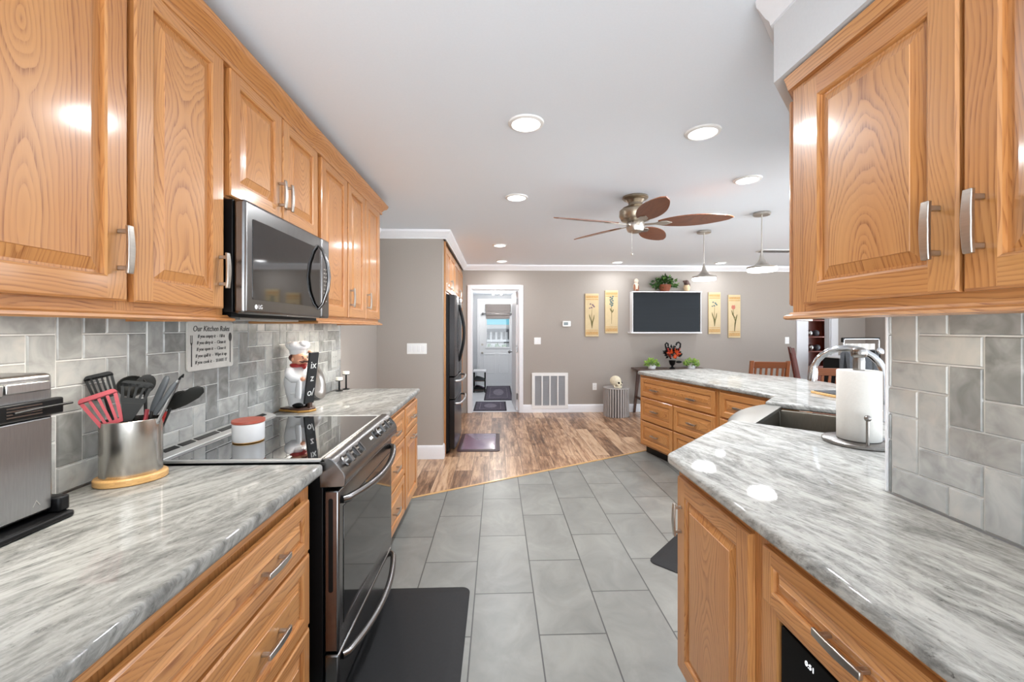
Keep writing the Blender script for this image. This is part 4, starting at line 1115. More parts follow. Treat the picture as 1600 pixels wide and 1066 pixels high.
# ================================================================== FAR WALL
# ---- four flower panels
def art(x0, x1, z0, z1, kind, label):
    F = FY((x0 + x1) / 2, 6.93, (z0 + z1) / 2); w, h = (x1 - x0) / 2, (z1 - z0) / 2
    r = thing('art_panel', F @ Vector((0, -h, 0)), label, 'wall art', 'flower panels on the far wall')
    m = MB(F); m.box(-w, w, -h, h, .001, .022); obj('panel', m, ARTW, r, bevel=.004)
    m = MB(F)
    for b0, b1 in ((h - .075, h - .035), (h - .105, h - .088), (-h + .03, -h + .085), (-h + .10, -h + .112)): m.box(-w + .01, w - .01, b0, b1, .022, .0232)
    obj('painted_bands', m, ARTB, r)
    def leaf(mb, pts, wd):
        n = len(pts)
        L, Rr = [], []
        for i, p in enumerate(pts):
            p = Vector(p); t = (Vector(pts[min(i + 1, n - 1)]) - Vector(pts[max(i - 1, 0)])).normalized()
            q = Vector((-t.y, t.x)); k = wd * math.sin(PI * (i + .35) / (n - .3)) + .0012
            L.append(p + q * k); Rr.append(p - q * k)
        for i in range(n - 1): mb.prism([tuple(Rr[i]), tuple(Rr[i + 1]), tuple(L[i + 1]), tuple(L[i])], .022, .0236)
    m = MB(F)
    if kind in (0, 2):
        leaf(m, [(0, -.22), (0, -.1), (-.005, .0), (0, .10)], .0025)
        leaf(m, [(0, -.22), (.01, -.12), (.03, -.05), (.035, .0)], .008); leaf(m, [(0, -.22), (-.012, -.10), (-.035, -.03), (-.045, .01)], .008)
    elif kind == 1:
        leaf(m, [(0, -.2), (.003, -.05), (0, .1), (-.004, .16)], .003); leaf(m, [(.0, -.02), (.02, .01), (.032, .04)], .009); leaf(m, [(.0, .0), (-.015, .03), (-.025, .06)], .008)
    else:
        leaf(m, [(.0, -.25), (.01, -.12), (.03, -.02), (.045, .03)], .010); leaf(m, [(.0, -.22), (.02, -.10), (-.02, .02), (-.02, .12)], .005); leaf(m, [(.01, -.03), (-.03, .03), (-.05, .10)], .009)
    obj('painted_leaves', m, ARTG, r, smooth=0)
    m = MB(F); rnd = random.Random(kind)
    if kind in (0, 2):
        for k in range(9):
            a = k * .7; c = (.028 * math.cos(a * 1.9) * (1 + .4 * (k % 2)), .15 + .035 * math.sin(a))
            m.prism([(c[0] + .014 * math.cos(t * PI / 5), c[1] + .010 * math.sin(t * PI / 5)) for t in range(10)], .022, .0238 + k * .0001)
    elif kind == 1:
        for k in range(12):
            c = (.022 * math.sin(k * 2.4), .10 + .014 * k)
            m.prism([(c[0] + .016 * math.cos(t * PI / 5), c[1] + .013 * math.sin(t * PI / 5)) for t in range(10)], .022, .0238 + k * .0001)
    else:
        for dx, dz, ww in ((0, 0, .022), (-.016, .004, .016), (.016, .004, .016)):
            m.prism([(-.02 + dx + ww * math.cos(t * PI / 6), .15 + dz + .035 * math.sin(t * PI / 6)) for t in range(12)], .022, .0238 + abs(dx) * .01)
    obj('painted_flower', m, [ARTP, ARTK, ARTK, ARTR][kind], r, smooth=0)
art(1.458, 1.684, 1.258, 1.972, 0, 'cream flower panel with a small mauve bloom, furthest left')
art(1.791, 2.007, 1.312, 2.027, 1, 'cream flower panel with a tall teal bloom, just left of the television')
art(3.539, 3.747, 1.300, 2.000, 2, 'cream flower panel with a small teal bloom, just right of the television')
art(3.879, 4.088, 1.235, 1.958, 3, 'cream flower panel with a single rose tulip, furthest right')

# ---- television in its shallow white surround
r = thing('tv_surround', (2.80, 6.85, 1.31), 'shallow white wall shelf box framing the television', 'shelf')
m = MB(); m.box(2.21, 3.36, 6.765, 6.928, 1.985, 2.003); obj('top_shelf', m, WHITE, r, bevel=.003)
m = MB(); m.box(2.175, 3.345, 6.735, 6.928, 1.312, 1.334); obj('bottom_shelf', m, WHITE, r, bevel=.003)
for x0, x1 in ((2.212, 2.224), (3.346, 3.358)):
    m = MB(); m.box(x0, x1, 6.79, 6.928, 1.334, 1.985); obj('side_board', m, WHITE, r, bevel=.003)
r = thing('television', (2.79, 6.82, 1.335), 'flat black television on the far wall inside the white surround', 'television')
m = MB(); m.box(2.232, 3.340, 6.80, 6.86, 1.338, 1.978); obj('bezel', m, BLACK, r, bevel=.003)
m = MB(); m.box(2.242, 3.330, 6.796, 6.801, 1.352, 1.970); obj('screen', m, TVS, r)

def foliage(mb, c, rx, ry, rz, n, size, seed, droop=0):
    rnd = random.Random(seed); c = Vector(c)
    for k in range(n):
        th = rnd.uniform(0, 2 * PI); ph = math.acos(rnd.uniform(-.25, 1)); q = rnd.uniform(.45, 1)
        d = Vector((math.sin(ph) * math.cos(th), math.sin(ph) * math.sin(th), math.cos(ph)))
        p = c + Vector((d.x * rx, d.y * ry, d.z * rz)) * q
        t = (d + Vector((rnd.uniform(-.5, .5), rnd.uniform(-.5, .5), rnd.uniform(-.6, .4) - droop))).normalized()
        s = t.cross(Vector((rnd.uniform(-1, 1), rnd.uniform(-1, 1), rnd.uniform(-1, 1)))).normalized()
        u = s.cross(t); L = size * rnd.uniform(.7, 1.2)
        mb.face([p, p + t * L * .4 + s * L * .3 + u * L * .05, p + t * L, p + t * L * .4 - s * L * .3 + u * L * .05])
def at6(u, v, y=6.85): return at(u, v, y)
# ornaments on top of the surround
r = thing('figurine', (2.29, 6.85, 2.003), 'small cream and brown bird figurine left of the ivy, above the television', 'figurine')
m = MB(); m.ball((2.29, 6.85, 2.078), .048, .045, .075); m.ball((2.295, 6.85, 2.175), .036, .036, .045); obj('body', m, plain('cream_ceramic', srgb(226, 208, 190), .5, vary=.12, scale=20), r)
m = MB(); m.ball((2.258, 6.83, 2.07), .016, .03, .055); m.ball((2.32, 6.83, 2.06), .012, .03, .05); m.ball((2.30, 6.82, 2.025), .03, .02, .016); obj('wings', m, plain('brown_glaze', srgb(140, 88, 60), .5, vary=.2), r)
r = thing('potted_ivy', (2.76, 6.82, 2.003), 'bushy green ivy in a brown basket above the television', 'plant')
m = MB(); m.lathe([(.0, .0), (.07, .0), (.10, .09), (.10, .11), (.085, .11), (.0, .09)], c=(2.76, 6.82, 2.0035), n=20, cap=False); obj('basket', m, TERRA, r)
m = MB(); foliage(m, (2.75, 6.82, 2.09), .23, .05, .12, 150, .055, 3, .4); foliage(m, (2.77, 6.82, 2.15), .12, .05, .11, 110, .055, 8, .1); obj('leaves', m, [DGREEN], r, smooth=0, merge=False)
m = MB(); foliage(m, (2.77, 6.80, 2.12), .20, .06, .13, 60, .055, 4, .3); obj('young_leaves', m, [BGREEN], r, smooth=0, merge=False)
r = thing('figurine', (3.14, 6.85, 2.003), 'dark and cream bird figurine right of the ivy, above the television', 'figurine')
m = MB(); m.ball((3.14, 6.85, 2.072), .055, .05, .07); obj('body', m, plain('tan_ceramic', srgb(214, 186, 150), .5, vary=.15, scale=22), r)
m = MB(); m.ball((3.135, 6.84, 2.145), .045, .04, .05); m.ball((3.10, 6.84, 2.17), .03, .02, .02); m.ball((3.175, 6.84, 2.11), .022, .02, .045); obj('head', m, plain('dark_glaze', srgb(86, 64, 58), .5, vary=.3, scale=24), r)

# ---- console table
r = thing('console_table', (2.80, 6.68, 0), 'dark walnut console table against the far wall below the television', 'table')
m = MB(); m.box(2.225, 3.37, 6.46, 6.90, .722, .748, g=(1, 0, 0)); obj('tabletop', m, WALN, r, bevel=.004)
m = MB(); m.box(2.32, 3.27, 6.50, 6.88, .65, .722, g=(1, 0, 0)); obj('apron', m, WALN, r, bevel=.003)
for x, sx in ((2.34, -1), (3.25, 1)):
    for y, sy in ((6.52, -1), (6.86, 1)):
        a = Vector((x, y, .722)); b = Vector((x + sx * .07, y + (sy * .02 if sy > 0 else sy * .03), 0))
        m = MB(); m.loft([[a + V(i * .024, j * .022, 0) for i, j in ((-1, -1), (1, -1), (1, 1), (-1, 1))], [b + V(i * .018, j * .016, 0) for i, j in ((-1, -1), (1, -1), (1, 1), (-1, 1))]], g=(0, 0, 1)); obj('leg', m, WALN, r)
    m = MB(); m.box(x + sx * .035 - .012, x + sx * .035 + .012, 6.52, 6.86, .24, .275, g=(0, 1, 0)); obj('stretcher', m, WALN, r)
for x, sd, lb in ((2.485, 11, 'lime green plant in a white pot at the left end of the console table'), (3.13, 12, 'lime green plant in a white pot at the right end of the console table')):
    r = thing('potted_plant', (x, 6.66, .748), lb, 'plant', 'console table plants')
    m = MB(); m.lathe([(.0, .0005), (.058, .0005), (.068, .05), (.066, .055), (.06, .05), (.0, .045)], c=(x, 6.66, .748), n=24, cap=False); obj('pot', m, CERAM, r)
    m = MB(); foliage(m, (x, 6.66, .812), .115, .09, .095, 260, .034, sd, -.2); obj('leaves', m, [LGREEN], r, smooth=0, merge=False)
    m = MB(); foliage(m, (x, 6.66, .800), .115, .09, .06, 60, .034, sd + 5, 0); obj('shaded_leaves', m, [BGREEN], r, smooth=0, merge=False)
c = Vector((2.80, 6.62, .748))
r = thing('flower_urn', c, 'black urn of orange and black artificial flowers with curled stems on the console table', 'flower arrangement')
m = MB(); m.lathe([(.0, .0005), (.045, .0005), (.045, .012), (.018, .03), (.016, .045), (.04, .07), (.055, .13), (.05, .135), (.0, .12)], c=c, n=24, cap=False); obj('urn', m, BLACK, r, smooth=50)
m = MB(); foliage(m, c + V(0, 0, .22), .12, .06, .12, 120, .065, 31); m.ball(c + V(.10, -.02, .11), .05, .02, .02); obj('black_leaves', m, [BLACK], r, smooth=0, merge=False)
m = MB(); m.ball(c + V(.015, -.06, .20), .034, .02, .034); m.ball(c + V(-.03, -.05, .27), .025, .02, .03); m.ball(c + V(.045, -.055, .26), .022, .018, .026); foliage(m, c + V(0, -.06, .24), .09, .03, .08, 60, .04, 33); obj('orange_flowers', m, [ORANGE], r, smooth=0, merge=False)
m = MB()
m.tube([c + V(-.03, -.02, .16), c + V(-.08, -.02, .26), c + V(-.11, -.02, .34), c + V(-.12, -.02, .39), c + V(-.10, -.02, .415), c + V(-.075, -.02, .40), c + V(-.075, -.02, .36)], .014, n=8)
m.tube([c + V(.04, -.02, .16), c + V(.09, -.02, .27), c + V(.12, -.02, .35), c + V(.125, -.02, .40), c + V(.095, -.02, .425), c + V(.065, -.02, .41), c + V(.055, -.02, .375)], .014, n=8); obj('curled_stems', m, BLACK, r, smooth=60)
m = MB(); m.tube([c + V(-.04, -.045, .18), c + V(-.075, -.045, .27), c + V(-.09, -.045, .33)], .012, n=8); m.tube([c + V(.05, -.045, .2), c + V(.095, -.045, .29), c + V(.105, -.04, .33)], .010, n=8); obj('red_stems', m, REDP, r, smooth=60)

# ---- drum stool with skull
r = thing('drum_stool', (1.90, 6.64, 0), 'round grey slatted drum stool on the floor below the flower panels', 'stool')
m = MB(); m.lathe([(.0, .44), (.205, .44), (.207, .444), (.205, .452), (.0, .452)], c=(1.90, 6.64, 0), n=36, cap=False); obj('top', m, STOOLW, r)
m = MB(); m.lathe([(.185, .0), (.185, .4395)], c=(1.90, 6.64, 0), n=36); obj('core', m, STOOLB, r)
m = MB()
for k in range(30):
    a = 2 * PI * k / 30; R = Matrix.Rotation(a, 4, 'Z')
    mm = Matrix.Translation((1.90, 6.64, 0)) @ R
    m.M = mm; m.box(.184, .202, -.0128, .0128, .001, .4398, mi=0)
m.M = Matrix.Identity(4); obj('slats', m, STOOLW, r, bevel=.002)
c = Vector((1.89, 6.60, .4522))
r = thing('skull', c, 'bone coloured resin skull resting on the drum stool', 'skull')
MS = Matrix.Translation(c) @ Matrix.Rotation(math.radians(-58), 4, 'Z')
m = MB(MS); m.ball((-.015, 0, .105), .098, .075, .085, 20, 12); m.ball((.058, 0, .062), .042, .052, .05, 14, 8); m.ball((.072, 0, .03), .03, .036, .022); m.ball((.055, -.045, .065), .026, .016, .014); m.ball((.055, .045, .065), .026, .016, .014); obj('cranium', m, BONE, r, smooth=60)
m = MB(MS); m.tube([(.0, -.055, .045), (.02, -.052, .012), (.07, -.03, .012), (.095, 0, .013), (.07, .03, .012), (.02, .052, .012), (.0, .055, .045)], [.01, .012, .012, .013, .012, .012, .01], n=8); obj('jaw', m, BONE, r, smooth=60)
m = MB(MS); m.ball((.078, -.027, .083), .020, .019, .017); m.ball((.078, .027, .083), .020, .019, .017); m.ball((.098, 0, .056), .008, .009, .012); obj('sockets', m, DARKHOLE, r, smooth=60)
m = MB(MS)
for k in range(8): m.box(.088, .100, -.028 + k * .007, -.0225 + k * .007, .022, .033)
obj('teeth', m, BONE, r)

# ================================================================== CEILING FIXTURES
FC = Vector((1.095, 3.29, 0))
r = thing('ceiling_fan', (FC.x, FC.y, 2.16), 'five-blade ceiling fan with leaf-shaped wood blades and nickel motor', 'ceiling fan')
m = MB(); m.lathe([(.0, H - .001), (.098, H - .001), (.100, H - .012), (.092, H - .022), (.07, H - .028), (.055, H - .05), (.0, H - .05)], c=FC, n=40, cap=False); obj('canopy', m, BRASSN, r, smooth=40)
m = MB(); m.lathe([(.0, 2.395), (.052, 2.395), (.056, 2.37), (.10, 2.35), (.122, 2.33), (.125, 2.285), (.11, 2.255), (.06, 2.24), (.0, 2.24)], c=FC, n=40, cap=False); obj('motor_housing', m, BRASSN, r, smooth=40)
m = MB(); m.lathe([(.0, 2.242), (.062, 2.242), (.070, 2.225), (.070, 2.190), (.060, 2.165), (.03, 2.152), (.0, 2.150)], c=FC, n=36, cap=False); obj('switch_housing', m, NICK, r, smooth=40)
for k in range(5):
    a = math.radians(-21 + 72 * k)
    MB_ = Matrix.Translation((FC.x, FC.y, 2.218)) @ Matrix.Rotation(a, 4, 'Z') @ Matrix.Rotation(math.radians(-13), 4, 'X')
    m = MB(MB_)
    N = 18; L0, L1 = .17, .70
    top, bot = [], []
    for i in range(N + 1):
        t = i / N; x = L0 + (L1 - L0) * t
        w = .092 * (math.sin(PI * min(1, t * .93 + .06)) ** .62) * (1 - .12 * t) + .002
        if i == N: w = .002
        top.append((x, w)); bot.append((x, -w))
    m.prism(bot + top[::-1], 0, .006, g=(1, 0, 0)); b = obj('blade', m, FANW, r, smooth=0)
    m = MB(MB_)
    m.prism([(.06, -.012), (.15, -.014), (.19, -.034), (.235, -.03), (.275, 0), (.235, .03), (.19, .034), (.15, .014), (.06, .012)], -.006, -.0005); obj('blade_iron', m, NICK, b, bevel=.002)
m = MB(); m.tube([FC + V(-.04, -.04, 2.155), FC + V(-.04, -.04, 1.985)], .0012, n=6); m.ball(FC + V(-.04, -.04, 1.978), .007, .007, .01); obj('pull_chain', m, NICK, r)

for x, y, lb in ((2.215, 4.42, 'nickel pendant light further from the viewer, left one over the peninsula'), (2.385, 3.70, 'nickel pendant light nearer the viewer, right one over the peninsula')):
    c = Vector((x, y, 0))
    r = thing('pendant_light', (x, y, 1.91), lb, 'pendant light', 'pendants over the peninsula')
    m = MB(); m.lathe([(.0, H - .001), (.068, H - .001), (.070, H - .006), (.070, H - .022), (.066, H - .026), (.0, H - .027)], c=c, n=32, cap=False); obj('canopy', m, NICK, r, smooth=40)
    m = MB(); m.tube([c + V(0, 0, H - .026), c + V(0, 0, 2.08)], .0045, n=8); obj('stem', m, NICK, r)
    m = MB(); m.lathe([(.0, 2.09), (.008, 2.09), (.012, 2.06), (.02, 2.025), (.038, 1.99), (.065, 1.965), (.10, 1.955), (.118, 1.952), (.122, 1.944), (.118, 1.936), (.0, 1.936)], c=c, n=40, cap=False); obj('shade', m, NICK, r, smooth=50)
    m = MB(); m.lathe([(.02, 1.9355), (.115, 1.9355), (.119, 1.928), (.118, 1.914), (.110, 1.908), (.02, 1.908)], c=c, n=40); obj('diffuser', m, LENS, r, smooth=50)
    L = bpy.data.lights.new('lamp', 'AREA'); L.shape = 'DISK'; L.size = .2; L.energy = PEND_W; L.color = (.95, .985, 1.03)
    o = bpy.data.objects.new('lamp', L); COL.objects.link(o); o.parent = r; o.location = (0, 0, -.005)
r = thing('ceiling_vent', (3.75, 5.50, H - .012), 'thin dark ceiling vent right of the nearer pendant', 'vent')
m = MB(); m.box(3.52, 3.98, 5.42, 5.60, H - .010, H - .0005); obj('frame', m, WPLAS, r, bevel=.003)
m = MB()
for k in range(7): m.box(3.54, 3.96, 5.435 + k * .022, 5.447 + k * .022, H - .014, H - .0095)
obj('slats', m, BSTEEL, r, smooth=0)
# under-cabinet light strips
def strip(x0, x1, y0, y1, z, label, watts=2.6):
    r = thing('under_cabinet_light', ((x0 + x1) / 2, (y0 + y1) / 2, z - .012), label, 'light', 'under-cabinet lights')
    m = MB(); m.box(x0, x1, y0, y1, z - .008, z); obj('housing', m, WPLAS, r)
    m = MB(); m.box(x0 + .004, x1 - .004, y0 + .004, y1 - .004, z - .011, z - .008); obj('lit_strip', m, UNDERL, r)
    L = bpy.data.lights.new('lamp', 'AREA'); L.shape = 'RECTANGLE'; L.size = x1 - x0; L.size_y = y1 - y0; L.energy = UNDER_W * watts; L.color = (1, .95, .86)
    o = bpy.data.objects.new('lamp', L); COL.objects.link(o); o.parent = r; o.location = (0, 0, -.002)
strip(-1.02, -.98, .55, 1.36, 1.434, 'lit strip under the wall cabinet nearest the viewer on the left')
strip(-1.02, -.98, 2.42, 3.30, 1.434, 'lit strip under the three-door wall cabinet')
strip(.97, 1.01, .40, 1.12, 1.437, 'lit strip under the right wall cabinet', .2)

# ================================================================== FLOOR MATS
def mat(M, w, l, label, top=BRUB, edge=None, z=.016):
    m = MB(M)
    o2 = rounded([(0, 0), (w, 0), (w, l), (0, l)], .045, 6); i2 = rounded([(.05, .05), (w - .05, .05), (w - .05, l - .05), (.05, l - .05)], .03, 6)
    ring0 = [(a, b, .0008) for a, b in o2]; ring1 = [(a, b, .005) for a, b in o2]; ring2 = [(a, b, z) for a, b in i2]
    m.loft([ring0, ring1, ring2], mi=1 if edge else 0, cap=False); m.face(ring2, 0); m.face(ring0, 0)
    o = obj('floor_mat', m, [top, edge or top], smooth=40); tag(o, label, 'mat'); return o
mat(Matrix.Translation((-.600, 1.24, 0)), .455, 1.022, 'black cushioned floor mat in front of the range')
mat(Matrix.Translation((-.462, 4.745, 0)), .492, .81, 'plum coloured cushioned mat in front of the refrigerator', PRUB, PRUBE)
mat(Matrix.Translation((.899, 2.477, 0)) @ Matrix.Rotation(-PI / 4, 4, 'Z'), .43, .95, 'black cushioned floor mat below the sink')

# ================================================================== RIGHT WORKTOP
c = Vector((1.517, 1.708, .914))
r = thing('paper_towel_holder', c, 'steel paper towel stand on the right worktop, in front of the sink', 'paper towel holder')
m = MB(); m.lathe([(.0, .0005), (.124, .0005), (.127, .004), (.127, .014), (.122, .018), (.0, .0185)], c=c, n=48, cap=False); obj('base', m, STAND, r, smooth=40)
m = MB(); m.lathe([(.0, .0186), (.008, .0186), (.008, .30), (.020, .305), (.021, .345), (.019, .36), (.026, .366), (.029, .38), (.026, .394), (.014, .402), (.0, .404)], c=c, n=28, cap=False); obj('post', m, STAND, r, smooth=40)
t = c + V(-.045, -.092, 0)
m = MB(); m.tube([t + V(0, 0, .0186), t + V(0, 0, .115)], .0062, n=12); m.ball(t + V(0, 0, .124), .0125); obj('tension_arm', m, STAND, r, smooth=60)
m = MB(); m.lathe([(.021, .020), (.074, .020), (.0755, .022), (.0755, .304), (.074, .306), (.021, .306), (.021, .020)], c=c, n=48, cap=False)
o = obj('paper_towel_roll', m, PAPER, smooth=40); tag(o, 'white paper towel roll on the steel stand', 'paper towels')
# faucet
fb = Vector((2.00, 2.10, .914)); fd = Vector((-.7071, .7071, 0))
r = thing('faucet', fb, 'chrome gooseneck faucet arching over the sink behind the paper towels', 'faucet')
m = MB(); m.lathe([(.0, .0005), (.030, .0005), (.030, .01), (.024, .02), (.022, .09), (.0, .09)], c=fb, n=28, cap=False); obj('base', m, CHROME, r, smooth=40)
P = [fb + V(0, 0, .09), fb + V(0, 0, .20)]
for k in range(13):
    a = PI * k / 12
    P.append(fb + fd * (.150 - .150 * math.cos(a)) + V(0, 0, .235 + .140 * math.sin(a)))
m = MB(); m.tube(P, .0175, n=16); obj('spout', m, CHROME, r, smooth=60)
e = P[-1]
m = MB(); m.tube([e + V(0, 0, .035), e, e + fd * .004 - V(0, 0, .03), e + fd * .006 - V(0, 0, .05)], [.019, .022, .024, .023], n=16); obj('spray_head', m, CHROME, r, smooth=60)
m = MB(); m.tube([fb + V(.02, .02, .055), fb + V(.05, .05, .062), fb + V(.085, .085, .085)], [.011, .009, .007], n=10); obj('lever', m, BLACK, r, smooth=60)
r = thing('soap_pump', (2.16, 2.33, .914), 'dark soap pump beside the faucet', 'soap pump')
m = MB(); m.lathe([(.0, .0005), (.022, .0005), (.022, .008), (.008, .012), (.008, .05), (.0, .05)], c=(2.16, 2.33, .914), n=20, cap=False); obj('stem', m, BLACK, r)
m = MB(); m.tube([(2.16, 2.33, .964), (2.13, 2.36, .968), (2.105, 2.385, .96)], .006, n=8); m.ball((2.16, 2.33, .966), .014, .014, .010); obj('spout', m, BLACK, r, smooth=60)
# tray and covered stand behind the towels
r = thing('wooden_tray', (2.56, 2.92, .914), 'low tray with pale wood edges behind the paper towels', 'tray')
m = MB(); m.box(2.33, 2.80, 2.82, 3.04, .9145, .932, g=(1, 0, 0)); obj('base', m, MAPLE, r, bevel=.003)
m = MB(); m.box(2.345, 2.785, 2.835, 3.025, .9322, .9365); obj('mat', m, GNYL, r)
r = thing('covered_stand', (2.64, 2.94, .937), 'charcoal cloth draped over an upright stand on the wooden tray', 'covered appliance')
m = MB(); m.box(2.60, 2.70, 2.88, 3.0, .937, .96); m.box(2.65, 2.69, 2.89, 2.96, .96, 1.24); obj('stand', m, BLACK, r, bevel=.006)
m = MB()
rings = []
for k in range(15):
    t = k / 14; x = 2.50 + .22 * min(1, t * 1.35); zt = 1.245 - .02 * abs(math.sin(t * 9)) * .3
    zb = 1.02 - .05 * math.sin(t * 5) if t < .7 else .945
    w = .045 + .006 * math.sin(k * 2.1)
    rings.append([(x, 2.93 - w, zb), (x, 2.93 - w * .9, zt - .03), (x, 2.93, zt), (x, 2.93 + w * .9, zt - .03), (x, 2.93 + w, zb), (x, 2.93 + w - .012, zb), (x, 2.93, zt - .022), (x, 2.93 - w + .012, zb)])
m.loft(rings); obj('cloth', m, CLOTH, r, smooth=60)
m = MB(); m.lathe([(.0, .0), (.024, .0), (.026, .008), (.02, .016), (.0, .018)], c=(2.70, 2.87, 1.232), ax=Matrix.Rotation(math.radians(70), 3, 'X'), n=20, cap=False); obj('silver_cap', m, CHROME, r)

# ================================================================== DINING SIDE
def chair(loc, rz, label, mt, hb=1.03, w=.42, hs=.46):
    """built facing +y, back at the -y side"""
    M = Matrix.Translation(loc) @ Matrix.Rotation(rz, 4, 'Z')
    r = thing('dining_chair', loc, label, 'chair')
    m = MB(M); m.box(-w / 2, w / 2, -.20, .22, hs - .04, hs, g=(0, 1, 0)); obj('seat', m, mt, r, bevel=.008)
    for s in (-1, 1):
        x = s * (w / 2 - .02)
        m = MB(M); m.loft([[(x + i * .018, -.19 + j * .022 - dy, z) for i, j in ((-1, -1), (1, -1), (1, 1), (-1, 1))] for z, dy in ((0, .03), (hs, 0), (hs + .25, .03), (hb, .10))], g=(0, 0, 1)); obj('rear_post', m, mt, r, bevel=.004)
        m = MB(M); m.box(x - .018, x + .018, .18, .216, 0, hs - .04, g=(0, 0, 1)); obj('leg', m, mt, r, bevel=.003)
        m = MB(M); m.box(x - .010, x + .010, -.18, .18, .20, .235, g=(0, 1, 0)); obj('stretcher', m, mt, r)
    m = MB(M)
    m.loft([[(-w / 2 + .035, -.20 - d - .011, z), (w / 2 - .035, -.20 - d - .011, z), (w / 2 - .035, -.20 - d + .011, z), (-w / 2 + .035, -.20 - d + .011, z)] for z, d in ((hb - .085, .072), (hb - .01, .088))], g=(1, 0, 0)); obj('top_rail', m, mt, r, bevel=.004)
    m = MB(M); m.box(-w / 2 + .035, w / 2 - .035, -.205, -.185, hs + .07, hs + .11, g=(1, 0, 0)); obj('lower_rail', m, mt, r)
    for k in range(6):
        x = -w / 2 + .065 + k * (w - .13) / 5
        m = MB(M); m.loft([[(x + i * .011, -.195 - d + j * .006, z) for i, j in ((-1, -1), (1, -1), (1, 1), (-1, 1))] for z, d in ((hs + .10, .005), (hb - .08, .074))], g=(0, 0, 1)); obj('slat', m, mt, r)
    return r
chair((3.12, 4.90, 0), math.radians(-10), 'oak slat-back chair at the far end of the peninsula, nearest the television', OAKD)
chair((3.33, 4.22, 0), math.radians(-14), 'oak slat-back chair behind the faucet, beside the peninsula', OAKD, hb=1.02, w=.44)
chair((4.50, 5.78, 0), math.radians(-120), 'dark cherry dining chair seen side on, left of the china hutch opening', CHERRY, hb=1.12, w=.44)
chair((5.02, 4.92, 0), math.radians(40), 'reddish cherry chair at the picture edge of the tiled wall, behind the draped stand', CHERRY, hb=1.10, w=.44)
r = thing('side_cabinet', (5.45, 6.45, 0), 'black side cabinet with a white top, glimpsed through the faucet arch', 'cabinet')
m = MB(); m.box(5.28, 5.62, 6.30, 6.62, .04, .93); obj('body', m, BLACK, r, bevel=.004)
m = MB(); m.prism(rounded([(5.25, 6.27), (5.65, 6.27), (5.65, 6.65), (5.25, 6.65)], .08), .93, .955); obj('top', m, WHITE, r, bevel=.006)
m = MB()
for x in (5.30, 5.60):
    for y in (6.33, 6.59): m.box(x - .015, x + .015, y - .015, y + .015, 0, .04)
obj('feet', m, BLACK, r)
r = thing('metal_rack', (5.12, 5.72, 0), 'silver framed rack with pale cloth, standing in the dining area', 'rack')
m = MB(); m.tube([(4.86, 5.72, 0), (4.86, 5.72, 1.22), (4.87, 5.72, 1.245), (5.36, 5.72, 1.245), (5.37, 5.72, 1.22), (5.37, 5.72, 0)], .011, n=10); obj('frame', m, CHROME, r, smooth=50)
m = MB(); m.tube([(4.84, 5.715, 1.258), (5.38, 5.715, 1.258)], .008, n=8); m.box(4.835, 4.85, 5.70, 5.735, 1.20, 1.262); obj('black_bar', m, BLACK, r)
m = MB(); m.loft([[(4.90 + .44 * k / 16, 5.735 + .012 * math.sin(k * 1.7), z) for z in (.55, .9, 1.18)] + [(4.90 + .44 * k / 16, 5.742 + .012 * math.sin(k * 1.7), z) for z in (1.18, .9, .55)] for k in range(17)]); obj('cloth', m, plain('pale_cloth', srgb(216, 214, 208), .9, vary=.08), r, smooth=60)
# hutch with dishes in the alcove
r = thing('china_hutch', (5.88, 7.72, 0), 'cherry china hutch seen through the narrow opening in the far wall', 'hutch')
m = MB(); m.box(5.46, 6.28, 7.86, 7.90, 0, 2.1, g=(0, 0, 1)); m.box(5.46, 5.49, 7.52, 7.86, 0, 2.1, g=(0, 0, 1)); m.box(6.25, 6.28, 7.52, 7.86, 0, 2.1, g=(0, 0, 1)); m.box(5.46, 6.28, 7.52, 7.9, 2.1, 2.14, g=(1, 0, 0)); m.box(5.49, 6.25, 7.52, 7.86, 0, .70, g=(0, 0, 1)); obj('case', m, HUTCH, r)
for z in (.975, 1.245, 1.55, 1.84):
    m = MB(); m.box(5.491, 6.249, 7.54, 7.859, z - .02, z, g=(1, 0, 0)); obj('shelf', m, HUTCH, r)
for x, z, lb in ((5.84, 1.245, 'left round dish on the upper visible hutch shelf'), (5.97, 1.245, 'right round dish on the upper visible hutch shelf'), (5.86, .975, 'left round dish on the lower visible hutch shelf'), (5.99, .975, 'right round dish on the lower visible hutch shelf')):
    m = MB(); m.lathe([(.0, .0005), (.03, .0005), (.055, .04), (.058, .07), (.045, .10), (.02, .115), (.0, .12)], c=(x, 7.66, z), n=20, cap=False); o = obj('covered_dish', m, PEWTER if x < 5.9 else plain('slate_glaze', srgb(96, 98, 104), .3), smooth=50); tag(o, lb, 'dish', 'dishes in the china hutch')

# ================================================================== LAUNDRY PASSAGE
DY = 10.2
r = thing('door_1', (0, DY + .03, 0), 'white back door with a window and two lower panels', 'door'); del r['label'], r['category']; r['kind'] = 'structure'
m = MB(); m.box(-.435, -.26, DY + .01, DY + .055, .005, 2.055); m.box(.295, .415, DY + .01, DY + .055, .005, 2.055); m.box(-.26, .295, DY + .01, DY + .055, .005, .93); m.box(-.26, .295, DY + .01, DY + .055, 1.80, 2.055)
obj('door_leaf', m, DWHITE, r)
m = MB()
for x0, x1 in ((-.33, -.05), (.03, .31)):
    for q in ((x0, x1, .30, .325), (x0, x1, .755, .78), (x0, x0 + .025, .325, .755), (x1 - .025, x1, .325, .755)): m.box(q[0], q[1], DY - .002, DY + .012, q[2], q[3])
for q in ((-.29, .325, .90, .94), (-.29, .325, 1.80, 1.84), (-.29, -.255, .94, 1.80), (.29, .325, .94, 1.80)): m.box(q[0], q[1], DY - .006, DY + .012, q[2], q[3])
